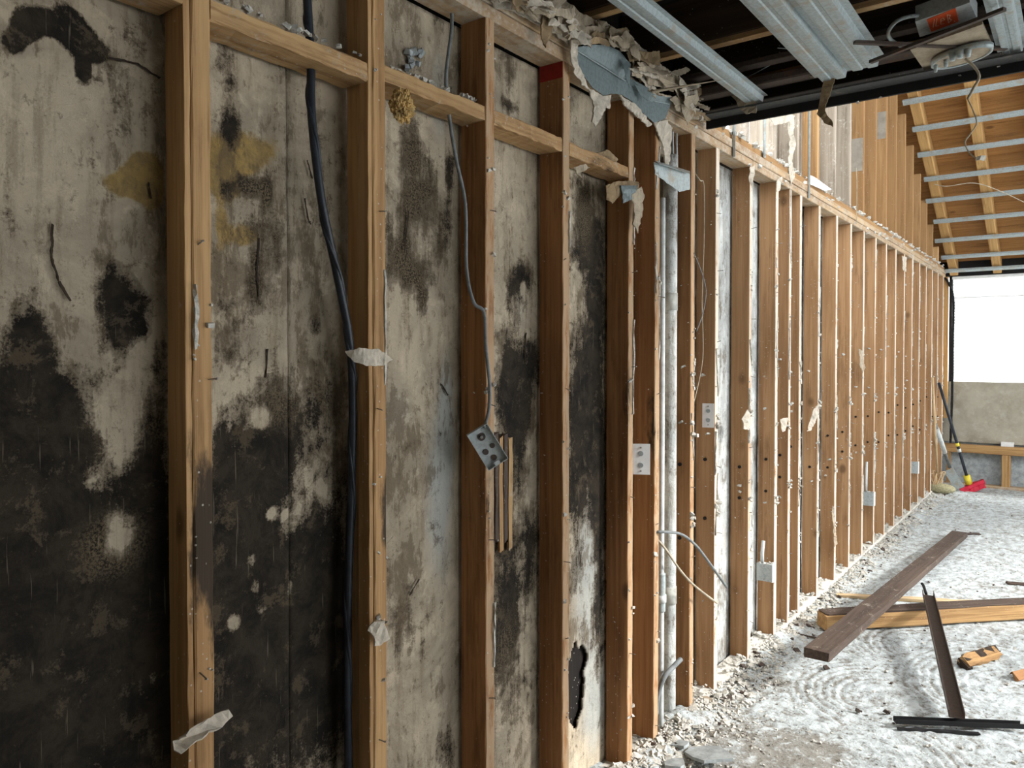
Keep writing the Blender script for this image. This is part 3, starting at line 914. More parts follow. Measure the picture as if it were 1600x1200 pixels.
lumber('edge_board', (-0.09, YE - 0.12, ZC + 0.085), (6.0, YE - 0.12, ZC + 0.085), 0.07, 0.03, M['rust'], ce, hint=(0, 1, 0), seg=14, jit=.003)
lumber('edge_board', (-0.09, YE - 0.20, ZC + 0.13), (6.0, YE - 0.20, ZC + 0.13), 0.05, 0.02, M['rust'], ce, hint=(0, 1, 0), seg=14, jit=.003)
# edge beam of black angle iron with a flange
m = MB()
m.box((0.02, YE - 0.006, ZC - 0.020), (6.0, YE + 0.006, ZC + 0.020))
m.build('edge_angle', M['black'], ce)
MB().box((0.02, YE - 0.085, ZC + 0.014), (6.0, YE - 0.007, ZC + 0.020)).build('angle_flange', M['darksteel'], ce)
lumber('fascia', (-0.12, YE + 0.03, ZC + 0.24), (6.0, YE + 0.03, ZC + 0.24), 0.045, 0.36, M['ceil'], ce, hint=(0, 1, 0), seg=8)
for u, v in ((1340, 160), (1376, 152), (1560, 104), (1500, 118)):
    p = AY(u, v, YE - 0.008)
    MB().chip((p.x, YE - 0.008, p.z), 0.006).build('screw', M['nail'], ce)


def channel(u0, v0, w, y_end, y0=-0.6, name='hat_channel', z=None, mat='galv', flange=True):
    z = ZC + 0.03 if z is None else z
    p = AZ(u0, v0, z)
    x = p.x; ye = y_end if y_end else p.y
    m = MB()
    # hat profile extruded along Y: flanges, webs, crown pointing down
    a, b, h, t = w / 2, w * 0.30, 0.022, 0.0015
    prof = [(-a, h), (-b - .004, h), (-b, 0.001), (-b * .8, 0), (-b * .25, 0.0), (-b * .15, 0.004), (b * .15, 0.004), (b * .25, 0), (b * .8, 0), (b, 0.001), (b + .004, h), (a, h)]
    n = len(prof)
    vs = []; fs = []
    seg = 16
    for i in range(seg + 1):
        yy = y0 + (ye - y0) * i / seg
        for (px, pz) in prof: vs.append((x + px + random.uniform(-.0005, .0005), yy, z + pz + random.uniform(-.0005, .0005)))
        for (px, pz) in prof: vs.append((x + px, yy, z + pz + t))
    for i in range(seg):
        for k in range(n - 1):
            a0 = i * 2 * n + k; b0 = (i + 1) * 2 * n + k
            fs.append((a0, a0 + 1, b0 + 1, b0))
            fs.append((a0 + n, b0 + n, b0 + n + 1, a0 + n + 1))
        for k in (0, n - 1):
            a0 = i * 2 * n + k; b0 = (i + 1) * 2 * n + k
            fs.append((a0, b0, b0 + n, a0 + n))
    for i in (0, seg):
        for k in range(n - 1):
            a0 = i * 2 * n + k
            fs.append((a0, a0 + 1, a0 + 1 + n, a0 + n))
    m.add(vs, fs)
    return m.build(name, M[mat], ce)


channel(1180, 162, 0.10, None)
channel(1303, 125, 0.135, None)
channel(1352, 108, 0.135, None, z=ZC + 0.036)
channel(1582, 88, 0.085, None)
# thin hanger wires
for (a, b) in (((1290, 95), (1150, 148)), ((1260, 70), (1110, 146)), ((1215, 75), (1300, 72)), ((1240, 105), (1100, 150))):
    pa = AZ(a[0], a[1], 2.62); pb = AZ(b[0], b[1], 2.60)
    MB().tube([pa, pa.lerp(pb, .5) + Vector((0, 0, -.01)), pb], 0.0018, 5).build('hanger_wire', M['galv'], ce)

# ---- the unseen sides of the room; right openings sized to light the left wall
wr = MB()
wr.box((6.1, -2.0, 0), (6.25, 0.7, 2.9)); wr.box((6.1, 0.7, 0), (6.25, YFAR, 0.5)); wr.box((6.1, 5.9, 0.5), (6.25, 6.3, 3.4))
wr = wr.build('wall_right', M['stud']); tag(wr, 'right wall outside the picture, wide openings added to light the left wall', kind='structure')
wb = MB().box((-0.16, -2.1, 0), (6.25, -2.0, 2.9)).build('wall_back', M['concrete']); tag(wb, 'wall behind the camera, outside the picture', kind='structure')

# =================================================================== THINGS
def thing(name, label, cat, loc, group=None):
    return tag(empty(name, loc), label, cat, group)


def single(mb_, name, mat, label, cat, group=None, smooth=False):
    # recentre the mesh on its own base
    vs = mb_.v
    c = Vector((sum(v[0] for v in vs) / len(vs), sum(v[1] for v in vs) / len(vs), min(v[2] for v in vs)))
    mb_.v = [(v[0] - c.x, v[1] - c.y, v[2] - c.z) for v in vs]
    o = mb_.build(name, mat, None, smooth)
    o.location = c
    return tag(o, label, cat, group)


# ---- cables
def cable(name, pts, r, mat, label, cat='cable', n=7, twist=None):
    sp = spline(pts, n)
    m = MB().tube(sp, r, 9)
    if twist:
        tw_ = []
        for i, p in enumerate(sp): 
            for q in range(1): tw_.append(p + Vector((math.cos(i * .55) * r * .75, math.sin(i * .55) * r * .75, 0)))
        m.tube(tw_, r * .55, 6)
    return single(m, name, M[mat], label, cat, smooth=True)


xs_ = [-0.050, -0.052, -0.052, -0.040, -0.035, -0.038, -0.035, -0.045, -0.050, -0.055, -0.055, -0.055]
pp = [(478, -30), (482, 30), (486, 95), (487, 180), (502, 310), (527, 430), (546, 530), (551, 620), (550, 740), (545, 900), (543, 1060), (546, 1240)]
pts = []
for (u, v), x in zip(pp, xs_):
    pts.append(AX(u, v, max(x, -0.089)))
cable('power_cable', pts, 0.0095, 'cable_black', 'thick black twisted power cable running down the wall beside the second stud', twist=True)
pp = [(703, -20, -.06), (706, 40, -.06), (697, 120, -.05), (703, 190, -.045), (713, 250, -.03), (727, 320, -.022), (729, 420, -.022), (740, 472, -.010), (756, 488, 0.006), (759, 540, 0.010), (765, 600, 0.012), (764, 640, 0.012), (757, 668, 0.03)]
cable('grey_cable', [AX(*q) for q in pp], 0.0048, 'cable_grey', 'thin grey cable hanging down the third stud to the tilted metal box')
pp = [(1018, 833, -.03), (1030, 831, .01), (1062, 834, .05), (1085, 850, .07), (1105, 875, .085), (1135, 917, .10)]
cable('grey_cable', [AX(*q) for q in pp], 0.0055, 'cable_grey', 'dark grey cable end sticking out of the wall, upper of the two')
pp = [(1022, 838, -.03), (1040, 858, .01), (1062, 890, .03), (1085, 915, .05), (1120, 942, .06)]
cable('grey_cable', [AX(*q) for q in pp], 0.0046, 'cable_pale', 'pale dusty cable end sticking out of the wall, lower of the two')
pp = [(1026, 1115, -.03), (1028, 1085, -.02), (1038, 1058, 0.0), (1052, 1042, .01), (1064, 1030, .02)]
cable('conduit_stub', [AX(*q) for q in pp], 0.010, 'cable_grey', 'short bent grey conduit stub rising from the floor between studs', 'conduit')
pp = [(1084, 268, -.01), (1094, 282, 0.0), (1100, 292, 0.0), (1100, 380, -.02), (1097, 470, -.03), (1098, 560, -.03), (1084, 630, -.03)]
cable('thin_wire', [AX(*q) for q in pp], 0.0018, 'cable_pale', 'thin pale wire drooping down the reddish stud beside the pipes', 'wire')
pp = [(1084, 395, -.0), (1096, 425, 0.0), (1103, 455, 0.0), (1098, 490, 0), (1088, 518, -.01)]
cable('thin_wire', [AX(*q) for q in pp], 0.0022, 'cable_grey', 'short curved grey wire crossing the reddish stud beside the pipes', 'wire')

# ---- pipes in the bay behind the sixth stud
p = AX(1047, 600, -0.060)
t = thing('drain_pipe', 'wide vertical grey white pipe stained with mould between two studs', 'pipe', (p.x, p.y, 0.03))
MB().tube([(p.x, p.y, 0.03 + q * 0.1) for q in range(0, 24)], 0.027, 20).build('pipe_body', M['whiteboard'], t, True)
for z in (0.5, 1.7):
    MB().tube([(p.x, p.y, z), (p.x, p.y, z + .07)], 0.0295, 20).build('coupling', M['pipe'], t, True)
p = AX(1034, 600, -0.03)
t = thing('conduit_pipe', 'slim white conduit with a grey coupling standing beside the wide pipe', 'pipe', (p.x, p.y, 0.03))
MB().tube([(p.x, p.y, 0.03 + q * 0.1) for q in range(0, 22)], 0.012, 14).build('pipe_body', M['conduit'], t, True)
zc = AX(1034, 940, -.03).z
MB().tube([(p.x, p.y, zc - .035), (p.x, p.y, zc - .03), (p.x, p.y, zc + .11), (p.x, p.y, zc + .115)], 0.0175, 14).build('coupling', M['galv'], t, True)
MB().tube([(p.x, p.y, zc + .0), (p.x, p.y, zc + .03)], 0.021, 14).build('coupling_ring', M['conduit'], t, True)
# two white tubes glimpsed at the top of that bay
for u in (1051, 1057):
    a = AX(u, 206, -0.05); b = AX(u + 1, 275, -0.05)
    single(MB().tube([a, b], 0.0045, 8), 'slim_tube', M['conduit'], 'slim white tube under the top plate, %s of the pair' % ('left' if u == 1051 else 'right'), 'tube', smooth=True)


# ---- electrical boxes
def ebox(name, c, w, h, d, axes, label, detail='open', plug=True):
    """axes = (right, up, out); open or covered front"""
    R_, U_, O_ = [Vector(a).normalized() for a in axes]
    t = thing(name, label, 'electrical box', c)
    def P(a, b, e): return Vector(c) + R_ * a + U_ * b + O_ * e
    def pb(a0, a1, b0, b1, e0, e1, nm, mt):
        m = MB()
        m.add([P(a, b, e) for e in (e0, e1) for (a, b) in ((a0, b0), (a1, b0), (a1, b1), (a0, b1))], [(0, 3, 2, 1), (4, 5, 6, 7), (0, 1, 5, 4), (1, 2, 6, 5), (2, 3, 7, 6), (3, 0, 4, 7)])
        return m.build(nm, M[mt], t)
    k = 0.0018
    w2, h2 = w / 2, h / 2
    m = MB()
    for (a0, a1, b0, b1, e0, e1) in ((-w2, w2, -h2, h2, 0, k), (-w2, -w2 + k, -h2, h2, k, d), (w2 - k, w2, -h2, h2, k, d), (-w2 + k, w2 - k, -h2, -h2 + k, k, d), (-w2 + k, w2 - k, h2 - k, h2, k, d)):
        m.add([P(a, b, e) for e in (e0, e1) for (a, b) in ((a0, b0), (a1, b0), (a1, b1), (a0, b1))], [(0, 3, 2, 1), (4, 5, 6, 7), (0, 1, 5, 4), (1, 2, 6, 5), (2, 3, 7, 6), (3, 0, 4, 7)])
    m.build('shell', M['boxsteel'], t)
    if detail == 'open':
        for (a, b, r) in ((0, h * .27, .011), (-w * .18, -h * .10, .008), (w * .2, -h * .05, .007), (0, -h * .32, .008)):
            MB().tube([P(a, b, k), P(a, b, k + .002)], r, 14).build('knockout', M['rust'], t)
        MB().tube([P(0, h * .27, k), P(0, h * .27, .010)], .004, 8).build('screw', M['nail'], t)
        for s in (-1, 1): pb(-.008, .008, s * h2 - (.012 if s > 0 else 0), s * h2 + (.012 if s < 0 else 0), d - .002, d, 'mounting_ear', 'boxsteel')
    else:
        pb(-w2 - .002, w2 + .002, -h2 - .002, h2 + .002, d, d + .002, 'cover', 'boxsteel' if detail == 'cover' else 'white')
        for b in (h * .2, -h * .2):
            MB().tube([P(0, b, d + .001), P(0, b, d + .0045)], .009, 14).build('knockout', M['galv'], t)
        for b in (h * .4, -h * .4):
            MB().tube([P(0, b, d + .001), P(0, b, d + .005)], .0028, 8).build('screw', M['nail'], t)
    return t


c = AX(761, 697, 0.025)
nf = (-FW + RT * 0.18 - UP * 0.1).normalized(); lu = (-(RT * 0.52) + UP * 0.85); lu = (lu - nf * lu.dot(nf)).normalized()
ebox('junction_box', c, 0.062, 0.112, 0.016, (lu.cross(nf), lu, nf), 'open grey metal box hanging tilted in front of the third stud')
c = AX(1006, 715, -0.002)
ebox('junction_box', c + Vector((0, -0.02, 0)), 0.062, 0.106, 0.030, ((1, 0.55, 0), (0, 0, 1), (0.45, -1, 0)), 'metal box with pale cover plate on the stud left of the pipes', 'white')
c = AX(1115, 648, 0.0)
ebox('switch_box', c + Vector((-.01, -.03, 0)), 0.045, 0.10, 0.025, ((1, 0.3, 0), (0, 0, 1), (0.3, -1, 0)), 'small pale switch box high on the reddish stud right of the pipes', 'white')
c = AX(1197, 893, -0.01)
for (u, v, w, h, lab, cv, cw) in ((1197, 893, .075, .085, 'dusty grey box under a conduit, nearest of the three low outlet boxes', 865, .058), (1350, 784, .075, .10, 'grey outlet box with white edge under a conduit, middle of the three low boxes', 745, .058), (1432, 728, .07, .11, 'small grey outlet box near the leaning brooms, farthest of the three', None, 0)):
    c = AX(u, v, -0.02)
    # the box sits against the near side of the closest stud
    ys_ = min(YS.values(), key=lambda q: abs(q - 0.05 - c.y) if q - 0.03 > c.y - .08 else 9)
    c = Vector((-0.022, ys_ - 0.019 - 0.045, c.z))
    t = ebox('outlet_box', c + Vector((0, 0.0, 0)), w, h, 0.045, ((1, 0, 0), (0, 0, 1), (0, -1, 0)), lab, 'cover')
    c2 = c + Vector((w / 2, -.02, 0))
    MB().box((c.x + w / 2 + .001, c.y - .047, c.z - h / 2 - .004), (c.x + w / 2 + .006, c.y + .004, c.z + h / 2 + .004)).build('edge_plate', M['white'], t)
    if cv:
        zt = AX(u, cv - 20, -.03).z
        MB().tube([(c.x - .018, c.y - .022, c.z + h / 2), (c.x - .018, c.y - .022, c.z + h / 2 + .05), (c.x - .02, c.y + .0, zt)], .009, 10).build('conduit', M['conduit'], t, True)
        for q in range(12):
            MB().chip((c.x + random.uniform(-.03, .035), c.y + random.uniform(-.04, 0), c.z + h / 2 + .003), .007).build('plaster_crumb', M['residue'], t)

# horizontal nail-like rods between studs
for (u0, v0, u1, v1) in ((1278, 687, 1302, 690), (1165, 600, 1170, 604)):
    a = AX(u0, v0, -.03); b = AX(u1, v1, -.01)
# galvanized nail plate tilted over two studs
def px_sheet(name, pts, mat, label, cat, th=0.002, sub=0, crumple=0.0, jag=0.0, parent=None, smooth=False, sc=25.0):
    """pts: (u, v, x) outline; built as a solid ragged sheet at its real place"""
    P = [AX(*p) for p in pts]
    out = []
    for i, a in enumerate(P):
        b = P[(i + 1) % len(P)]
        out.append(a)
        if jag:
            n = max(1, int((b - a).length / 0.009))
            for k in range(1, n):
                q = a.lerp(b, k / n)
                s = random.uniform(-jag, jag)
                out.append(q + Vector((random.uniform(-jag, jag) * .3, s, random.uniform(-jag, jag))))
    c = sum(out, Vector()) / len(out)
    bm = bmesh.new()
    vs = [bm.verts.new(p - c) for p in out]
    es = [bm.edges.new((vs[i], vs[(i + 1) % len(vs)])) for i in range(len(vs))]
    bmesh.ops.triangle_fill(bm, use_beauty=True, edges=es)
    for k in range(sub):
        lim = 0.03 / (k + 1)
        ee = [e for e in bm.edges if not e.is_boundary and e.calc_length() > lim]
        if ee: bmesh.ops.subdivide_edges(bm, edges=ee, cuts=1, use_grid_fill=False); bmesh.ops.triangulate(bm, faces=bm.faces)
    if crumple:
        for v in bm.verts:
            q = (v.co + c) * sc
            v.co.x += crumple * noise.fractal(q, .8, 2, 3)
            v.co.y += crumple * .3 * noise.noise(q + Vector((5, 1, 2)))
    bmesh.ops.recalc_face_normals(bm, faces=bm.faces)
    g = bmesh.ops.solidify(bm, geom=bm.faces[:], thickness=th)
    bmesh.ops.recalc_face_normals(bm, faces=bm.faces)
    me = bpy.data.meshes.new(name); bm.to_mesh(me); bm.free()
    me.materials.append(M[mat])
    o = bpy.data.objects.new(name, me); COL.objects.link(o)
    o.location = c
    if parent:
        o.parent = parent; o.matrix_parent_inverse = Matrix.Translation(parent.location).inverted()
    else: tag(o, label, cat)
    return o


random.seed(3)
t = thing('nail_plate', 'bent galvanized steel strap bridging two studs above the pipes', 'metal strap', AX(1050, 275, 0.01))
px_sheet('strap', [(1022, 253, .004), (1078, 270, .012), (1078, 296, .012), (1062, 300, .006), (1024, 272, .004)], 'galv', None, None, .002, 1, .003, .001, t)
px_sheet('folded_lip', [(1022, 251, .004), (1030, 256, .026), (1078, 272, .030), (1078, 268, .012)], 'galv', None, None, .0015, 0, 0, 0, t)
# ---- torn drywall, paper and flashing
t = thing('torn_flashing', 'crumpled blue grey metal flashing torn open where ceiling meets wall', 'metal flashing', AX(970, 130, 0.03))
px_sheet('upper_sheet', [(899, 74, .03), (925, 70, .035), (948, 70, .04), (968, 80, .04), (985, 100, .045), (985, 122, .04), (1005, 138, .04), (1030, 150, .04), (1052, 150, .04), (1048, 163, .035), (1015, 158, .02), (980, 128, .02), (940, 100, .02), (905, 80, .02)], 'flash', None, None, .0015, 1, .0012, .001, t)
px_sheet('lower_sheet', [(900, 76, .02), (940, 100, .02), (980, 128, .02), (1015, 158, .02), (1048, 163, .034), (1040, 185, .03), (1022, 192, .02), (1008, 180, .02), (990, 160, .02), (972, 148, .018), (955, 146, .018), (944, 150, .018), (925, 136, .02), (908, 112, .02), (901, 92, .02)], 'flash', None, None, .0015, 1, .0012, .001, t)
for a_, b_ in (((903, 80, .026), (978, 127, .027)), ((1022, 158, .026), (1046, 163, .038))):
    MB().bar(AX(*a_), AX(*b_), .0025, .0025).build('folded_ridge', M['galv'], t)
px_sheet('torn_tongue', [(972, 90, .045), (985, 100, .06), (984, 138, .065), (978, 120, .06)], 'flash', None, None, .001, 0, 0, 0, t)
px_sheet('fold_flap', [(988, 124, .03), (1014, 138, .05), (1013, 158, .05), (1000, 148, .04)], 'flash', None, None, .001, 0, 0, 0, t)
RAG = [
    ([(768, 0, .015), (800, -8, .02), (845, 18, .03), (900, 60, .03), (893, 74, .02), (868, 52, .02), (835, 36, .02), (800, 16, .012), (775, 12, .012)], 'paperw', 'white ragged drywall edge along the top plate above the third stud'),
    ([(840, 0, .03), (880, -6, .04), (905, 18, .05), (930, 30, .05), (925, 48, .04), (895, 50, .03), (870, 36, .03), (850, 20, .03)], 'paper', 'torn layered drywall paper hanging at the top above the fourth stud'),
    ([(848, 10, .035), (862, 20, .045), (862, 45, .05), (853, 75, .045), (848, 60, .04), (843, 40, .04)], 'kraft', 'brown paper strip curling down over the top plate'),
    ([(890, 50, .03), (905, 42, .045), (940, 40, .055), (962, 46, .06), (970, 60, .05), (940, 68, .035), (905, 70, .03), (892, 66, .03)], 'paper', 'crumpled drywall paper above the left end of the torn flashing'),
    ([(888, 60, .03), (901, 72, .03), (900, 95, .025), (908, 118, .022), (920, 140, .02), (908, 132, .02), (895, 112, .02), (888, 88, .02)], 'paperw', 'pale torn paper rim along the left edge of the flashing'),
    ([(920, 138, .02), (945, 150, .022), (954, 148, .022), (953, 170, .03), (946, 168, .03), (940, 182, .03), (930, 198, .03), (925, 190, .03), (930, 166, .025)], 'paperw', 'white paper shred dangling below the flashing'),
    ([(985, 75, .04), (992, 82, .05), (990, 104, .05), (1006, 104, .05), (1010, 112, .05), (1000, 122, .05), (988, 118, .045)], 'paper', 'small crumpled paper tuft above the middle of the flashing'),
    ([(1002, 108, .04), (1035, 110, .05), (1062, 122, .05), (1088, 146, .045), (1085, 152, .04), (1060, 142, .04), (1040, 138, .04), (1012, 132, .04)], 'paper', 'long torn drywall flap right of the flashing'),
    ([(1010, 140, .045), (1040, 148, .045), (1068, 156, .04), (1095, 178, .03), (1100, 190, .03), (1080, 186, .03), (1056, 172, .03), (1050, 150, .04), (1015, 144, .045)], 'paper', 'lower torn drywall flap reaching the black ceiling edge'),
    ([(970, 148, .02), (990, 160, .022), (1008, 182, .022), (1020, 194, .022), (1014, 198, .02), (998, 184, .02), (982, 168, .02)], 'paperw', 'narrow paper rim under the right half of the flashing'),
    ([(1022, 192, .02), (1040, 186, .025), (1046, 200, .01), (1046, 250, .0), (1040, 262, .0), (1034, 230, .0)], 'paperw', 'pale paper strip hanging from flashing down beside the strap'),
]
for i, (pt, mt, lab) in enumerate(RAG):
    px_sheet('drywall_scrap', pt, mt, lab, 'drywall scrap', .005, 2, .008, .0022, sc=30)
t = thing('torn_drywall_edge', 'layered ragged drywall paper torn along the ceiling corner above the blue grey flashing', 'drywall edge', AX(940, 60, .03))
random.seed(31)
line = ((770, -5), (850, 15), (900, 52), (965, 55), (1010, 112), (1060, 135), (1100, 178))
for q in range(64):
    w_ = random.random() * (len(line) - 1.001); i_ = int(w_); f_ = w_ - i_
    u = line[i_][0] * (1 - f_) + line[i_ + 1][0] * f_ + random.uniform(-12, 12); v = line[i_][1] * (1 - f_) + line[i_ + 1][1] * f_ + random.uniform(-16, 12)
    an = math.atan2(.56, 1) + random.uniform(-.8, .8); L = random.uniform(10, 34); H = random.uniform(4, 11); x_ = random.uniform(.025, .075)
    o_ = []
    for (a_, b_) in ((-1, -.3), (-.5, -1), (.2, -.7), (.9, -.9), (1.15, .1), (.6, .9), (0, .5), (-.7, 1)):
        a_ = a_ * L * random.uniform(.8, 1.1); b_ = b_ * H * random.uniform(.6, 1.3)
        o_.append((u + a_ * math.cos(an) - b_ * math.sin(an), v + a_ * math.sin(an) + b_ * math.cos(an), x_ + random.uniform(-.012, .018)))
    px_sheet('paper_layer', o_, random.choice(('paper', 'paper', 'paperw', 'kraft')), None, None, .002, 1, .005, .0022, t, sc=35)
# scraps pinned on studs
SC = [
    ([(540, 549, .03), (560, 544, .05), (590, 545, .05), (602, 552, .05), (615, 562, .04), (600, 571, .05), (575, 572, .055), (552, 566, .04)], 'paperw', 'small pale drywall scrap pinned across the second stud at mid height'),
    ([(268, 1160, .02), (290, 1148, .045), (308, 1132, .04), (335, 1118, .03), (355, 1108, .03), (362, 1118, .03), (345, 1138, .04), (322, 1150, .05), (300, 1165, .05), (282, 1178, .04), (270, 1172, .03)], 'paperw', 'torn cream drywall scrap pinned low on the nearest stud'),
    ([(574, 985, .02), (585, 972, .03), (600, 970, .03), (604, 985, .02), (608, 998, .02), (596, 1008, .03), (586, 1010, .04), (586, 996, .03)], 'paperw', 'cream crumpled scrap stuck low on the second stud'),
    ([(948, 290, .005), (962, 284, .02), (985, 282, .02), (998, 284, .01), (998, 300, .02), (972, 302, .02), (958, 318, .01), (948, 312, .0)], 'kraft', 'brown broken board stub at the right end of the blocking'),
    ([(970, 290, .025), (996, 290, .03), (990, 310, .03), (972, 318, .03)], 'flash', 'small pale grey metal flap beside the broken board stub'),
    ([(985, 305, .03), (1000, 292, .03), (1006, 305, .03), (1002, 335, .03), (996, 365, .03), (990, 350, .03), (990, 330, .03)], 'paper', 'pointed paper shred hanging below the grey metal flap'),
    ([(895, 262, .01), (912, 256, .02), (920, 262, .02), (908, 270, .02), (908, 280, .02), (900, 272, .01)], 'paper', 'tiny curled paper shred on the fourth stud under the blocking'),
    ([(930, 240, -.02), (950, 234, -.01), (966, 250, -.01), (962, 254, -.01), (936, 250, -.02)], 'kraft', 'small brown paper flake lying on the rightmost blocking'),
    ([(1160, 655, .01), (1168, 640, .02), (1174, 652, .02), (1170, 672, .02), (1162, 670, .01)], 'paperw', 'white scrap on a dusty stud left of the low outlet box'),
    ([(1220, 655, .01), (1232, 652, .02), (1228, 672, .03), (1222, 675, .02)], 'paperw', 'white scrap on the first of two close studs at mid height'),
    ([(1262, 668, .01), (1272, 640, .02), (1280, 630, .01), (1278, 650, .02), (1268, 672, .03), (1262, 674, .02)], 'paperw', 'dangling white shred on a stud right of the two close studs'),
    ([(1342, 545, .01), (1347, 548, .02), (1352, 575, .03), (1348, 583, .03), (1344, 570, .02)], 'paper', 'grey shred hanging on a far stud at head height'),
    ([(1300, 790, .01), (1303, 792, .02), (1308, 850, .03), (1304, 856, .03)], 'paper', 'long thin shred hanging low on a middle stud'),
    ([(1410, 400, .01), (1417, 402, .02), (1416, 425, .03), (1411, 422, .02)], 'paperw', 'white scrap under the top plate on a far stud'),
    ([(1172, 262, .01), (1180, 258, .02), (1178, 280, .025), (1174, 300, .02), (1172, 285, .01)], 'paperw', 'long white scrap under the top plate beside the first furring strips'),
    ([(1215, 280, .01), (1222, 276, .02), (1218, 298, .02), (1213, 300, .01)], 'paperw', 'short white scrap under the top plate above the two close studs'),
]
for pt, mt, lab in SC:
    px_sheet('paper_scrap', pt, mt, lab, 'scrap', .003, 2, .006, .0016, sc=40)
# yellow foam lump
random.seed(4)
bm = bmesh.new(); bmesh.ops.create_icosphere(bm, subdivisions=5, radius=1.0)
c = AX(628, 165, 0.005)
for v in bm.verts:
    n = v.co.normalized()
    r = 1 + .30 * noise.fractal(n * 3.2, .8, 2, 4) + .16 * noise.noise(n * 11)
    v.co = Vector((n.x * .022, n.y * .030, n.z * .036)) * r
    if v.co.z > 0: v.co.y *= 1 - .3 * v.co.z / .036
me = bpy.data.meshes.new('foam_lump'); bm.to_mesh(me); bm.free(); me.materials.append(M['foam'])
o = bpy.data.objects.new('foam_lump', me); COL.objects.link(o); o.location = c
tag(o, 'crumbly yellow foam lump stuck at the left end of the second blocking', 'foam')
# grey plaster lump on the back board above the second blocking
m = MB()
for q in range(14):
    a = AX(648 + random.uniform(-14, 14), 92 + random.uniform(-14, 14), -.09)
    m.chip(a, random.uniform(.006, .011), .8)
single(m, 'plaster_lump', M['slab'], 'grey plaster lump stuck to the board above the second blocking', 'plaster lump')

# ---- steel furring strips and wires hanging on the upper wall
for (u, v0, v1, wd, x, lab) in ((1146, 168, 246, .020, .006, 'thin blue grey steel strip on the upper wall, first from the black ceiling edge'),
                               (1194, 172, 246, .035, .006, 'wide blue grey steel strip on the upper wall, second from the black ceiling edge'),
                               (1263, 160, 310, .016, .006, 'long thin steel strip crossing the top plate, third from the black ceiling edge')):
    a = AX(u, v1, x); b = AX(u, v0, x); b = Vector((x, a.y, b.z + .15))
    m = MB(); m.box((x, a.y - wd / 2, a.z), (x + .0015, a.y + wd / 2, b.z)); m.box((x, a.y - wd / 2, a.z), (x + .012, a.y - wd / 2 + .0015, b.z))
    single(m, 'steel_strip', M['galv'], lab, 'metal strip')
t = px_sheet('torn_paper', [(1228, 176, .0), (1242, 180, .01), (1240, 205, .02), (1244, 225, .02), (1238, 250, .01), (1242, 275, .01), (1236, 290, .01), (1232, 250, .0), (1234, 220, .0)], 'paperw', 'tall ragged white paper strip torn along an upper wall stud', 'paper strip', .003, 2, .006, .003)
px_sheet('torn_paper', [(1203, 184, .0), (1225, 180, .01), (1238, 188, .01), (1228, 192, .01), (1210, 196, .0)], 'paperw', 'flat white paper remnant on the upper wall left of the tall strip', 'paper strip', .003, 1, .004, .002)
px_sheet('torn_paper', [(1265, 273, .005), (1275, 278, .03), (1300, 296, .03), (1288, 298, .02), (1266, 288, .005)], 'white', 'folded white board corner lying on the top plate', 'board scrap', .003, 0, 0, .001)
cable('thin_wire', [AX(1338, 262, .02), AX(1339, 300, .015), AX(1338, 350, .01)], .002, 'cable_pale', 'thin vertical wire crossing the far part of the top plate', 'wire')

# ---- ceiling fittings at the top right
ZH = ZC + 0.05
t = thing('ballast_box', 'grey steel fixture box with an orange label hanging in the dark ceiling', 'fixture box', AZ(1480, 35, ZH + .05))
def qpt(u, v, z): return AZ(u, v, z)
zq = ZH + .05
a, b, c_, d_ = qpt(1430, 34, zq), qpt(1515, 4, zq), qpt(1527, 30, zq), qpt(1437, 58, zq)
m = MB(); m.add([a, b, c_, d_] + [p + Vector((0, 0, .05)) for p in (a, b, c_, d_)], [(0, 1, 2, 3), (4, 7, 6, 5), (0, 4, 5, 1), (1, 5, 6, 2), (2, 6, 7, 3), (3, 7, 4, 0)])
m.build('housing', M['boxsteel'], t)
zl = zq - .002
a, b, c_, d_ = qpt(1448, 31, zl), qpt(1493, 13, zl), qpt(1498, 34, zl), qpt(1455, 50, zl)
m = MB(); m.add([a, b, c_, d_] + [p + Vector((0, 0, .0015)) for p in (a, b, c_, d_)], [(0, 1, 2, 3), (4, 7, 6, 5), (0, 4, 5, 1), (1, 5, 6, 2), (2, 6, 7, 3), (3, 7, 4, 0)])
lb = m.build('orange_label', M['orange'], t)
# hand-like pale lettering on the label
L0 = [((1458, 43), (1460, 30)), ((1464, 29), (1462, 41)), ((1462, 41), (1467, 40)), ((1470, 33), (1476, 31)), ((1476, 31), (1474, 28)), ((1474, 28), (1470, 30)), ((1470, 30), (1470, 38)), ((1470, 38), (1476, 37)), ((1480, 23), (1482, 36)), ((1480, 23), (1485, 24)), ((1485, 24), (1483, 29)), ((1483, 29), (1487, 31)), ((1487, 31), (1482, 36)), ((1491, 33), (1492, 34))]
m = MB()
for p, q in L0: m.bar(qpt(p[0], p[1], zl - .001), qpt(q[0], q[1], zl - .001), .0022, .0008)
m.build('lettering', M['ink'], lb)
# armoured flexible conduit
pts = [qpt(u, v, z) for u, v, z in ((1442, 24, zq + .02), (1420, 26, zq + .01), (1400, 34, zq), (1388, 50, zq - .01), (1392, 62, zq - .01), (1408, 72, zq - .01))]
sp = spline(pts, 14)
m = MB()
for i, p in enumerate(sp[:-1]):
    m.tube([p, p.lerp(sp[i + 1], .55)], .0062, 10); m.tube([p.lerp(sp[i + 1], .5), sp[i + 1]], .0052, 10)
single(m, 'flexible_conduit', M['galv'], 'curled silver armoured conduit beside the orange labelled box', 'conduit', smooth=True)
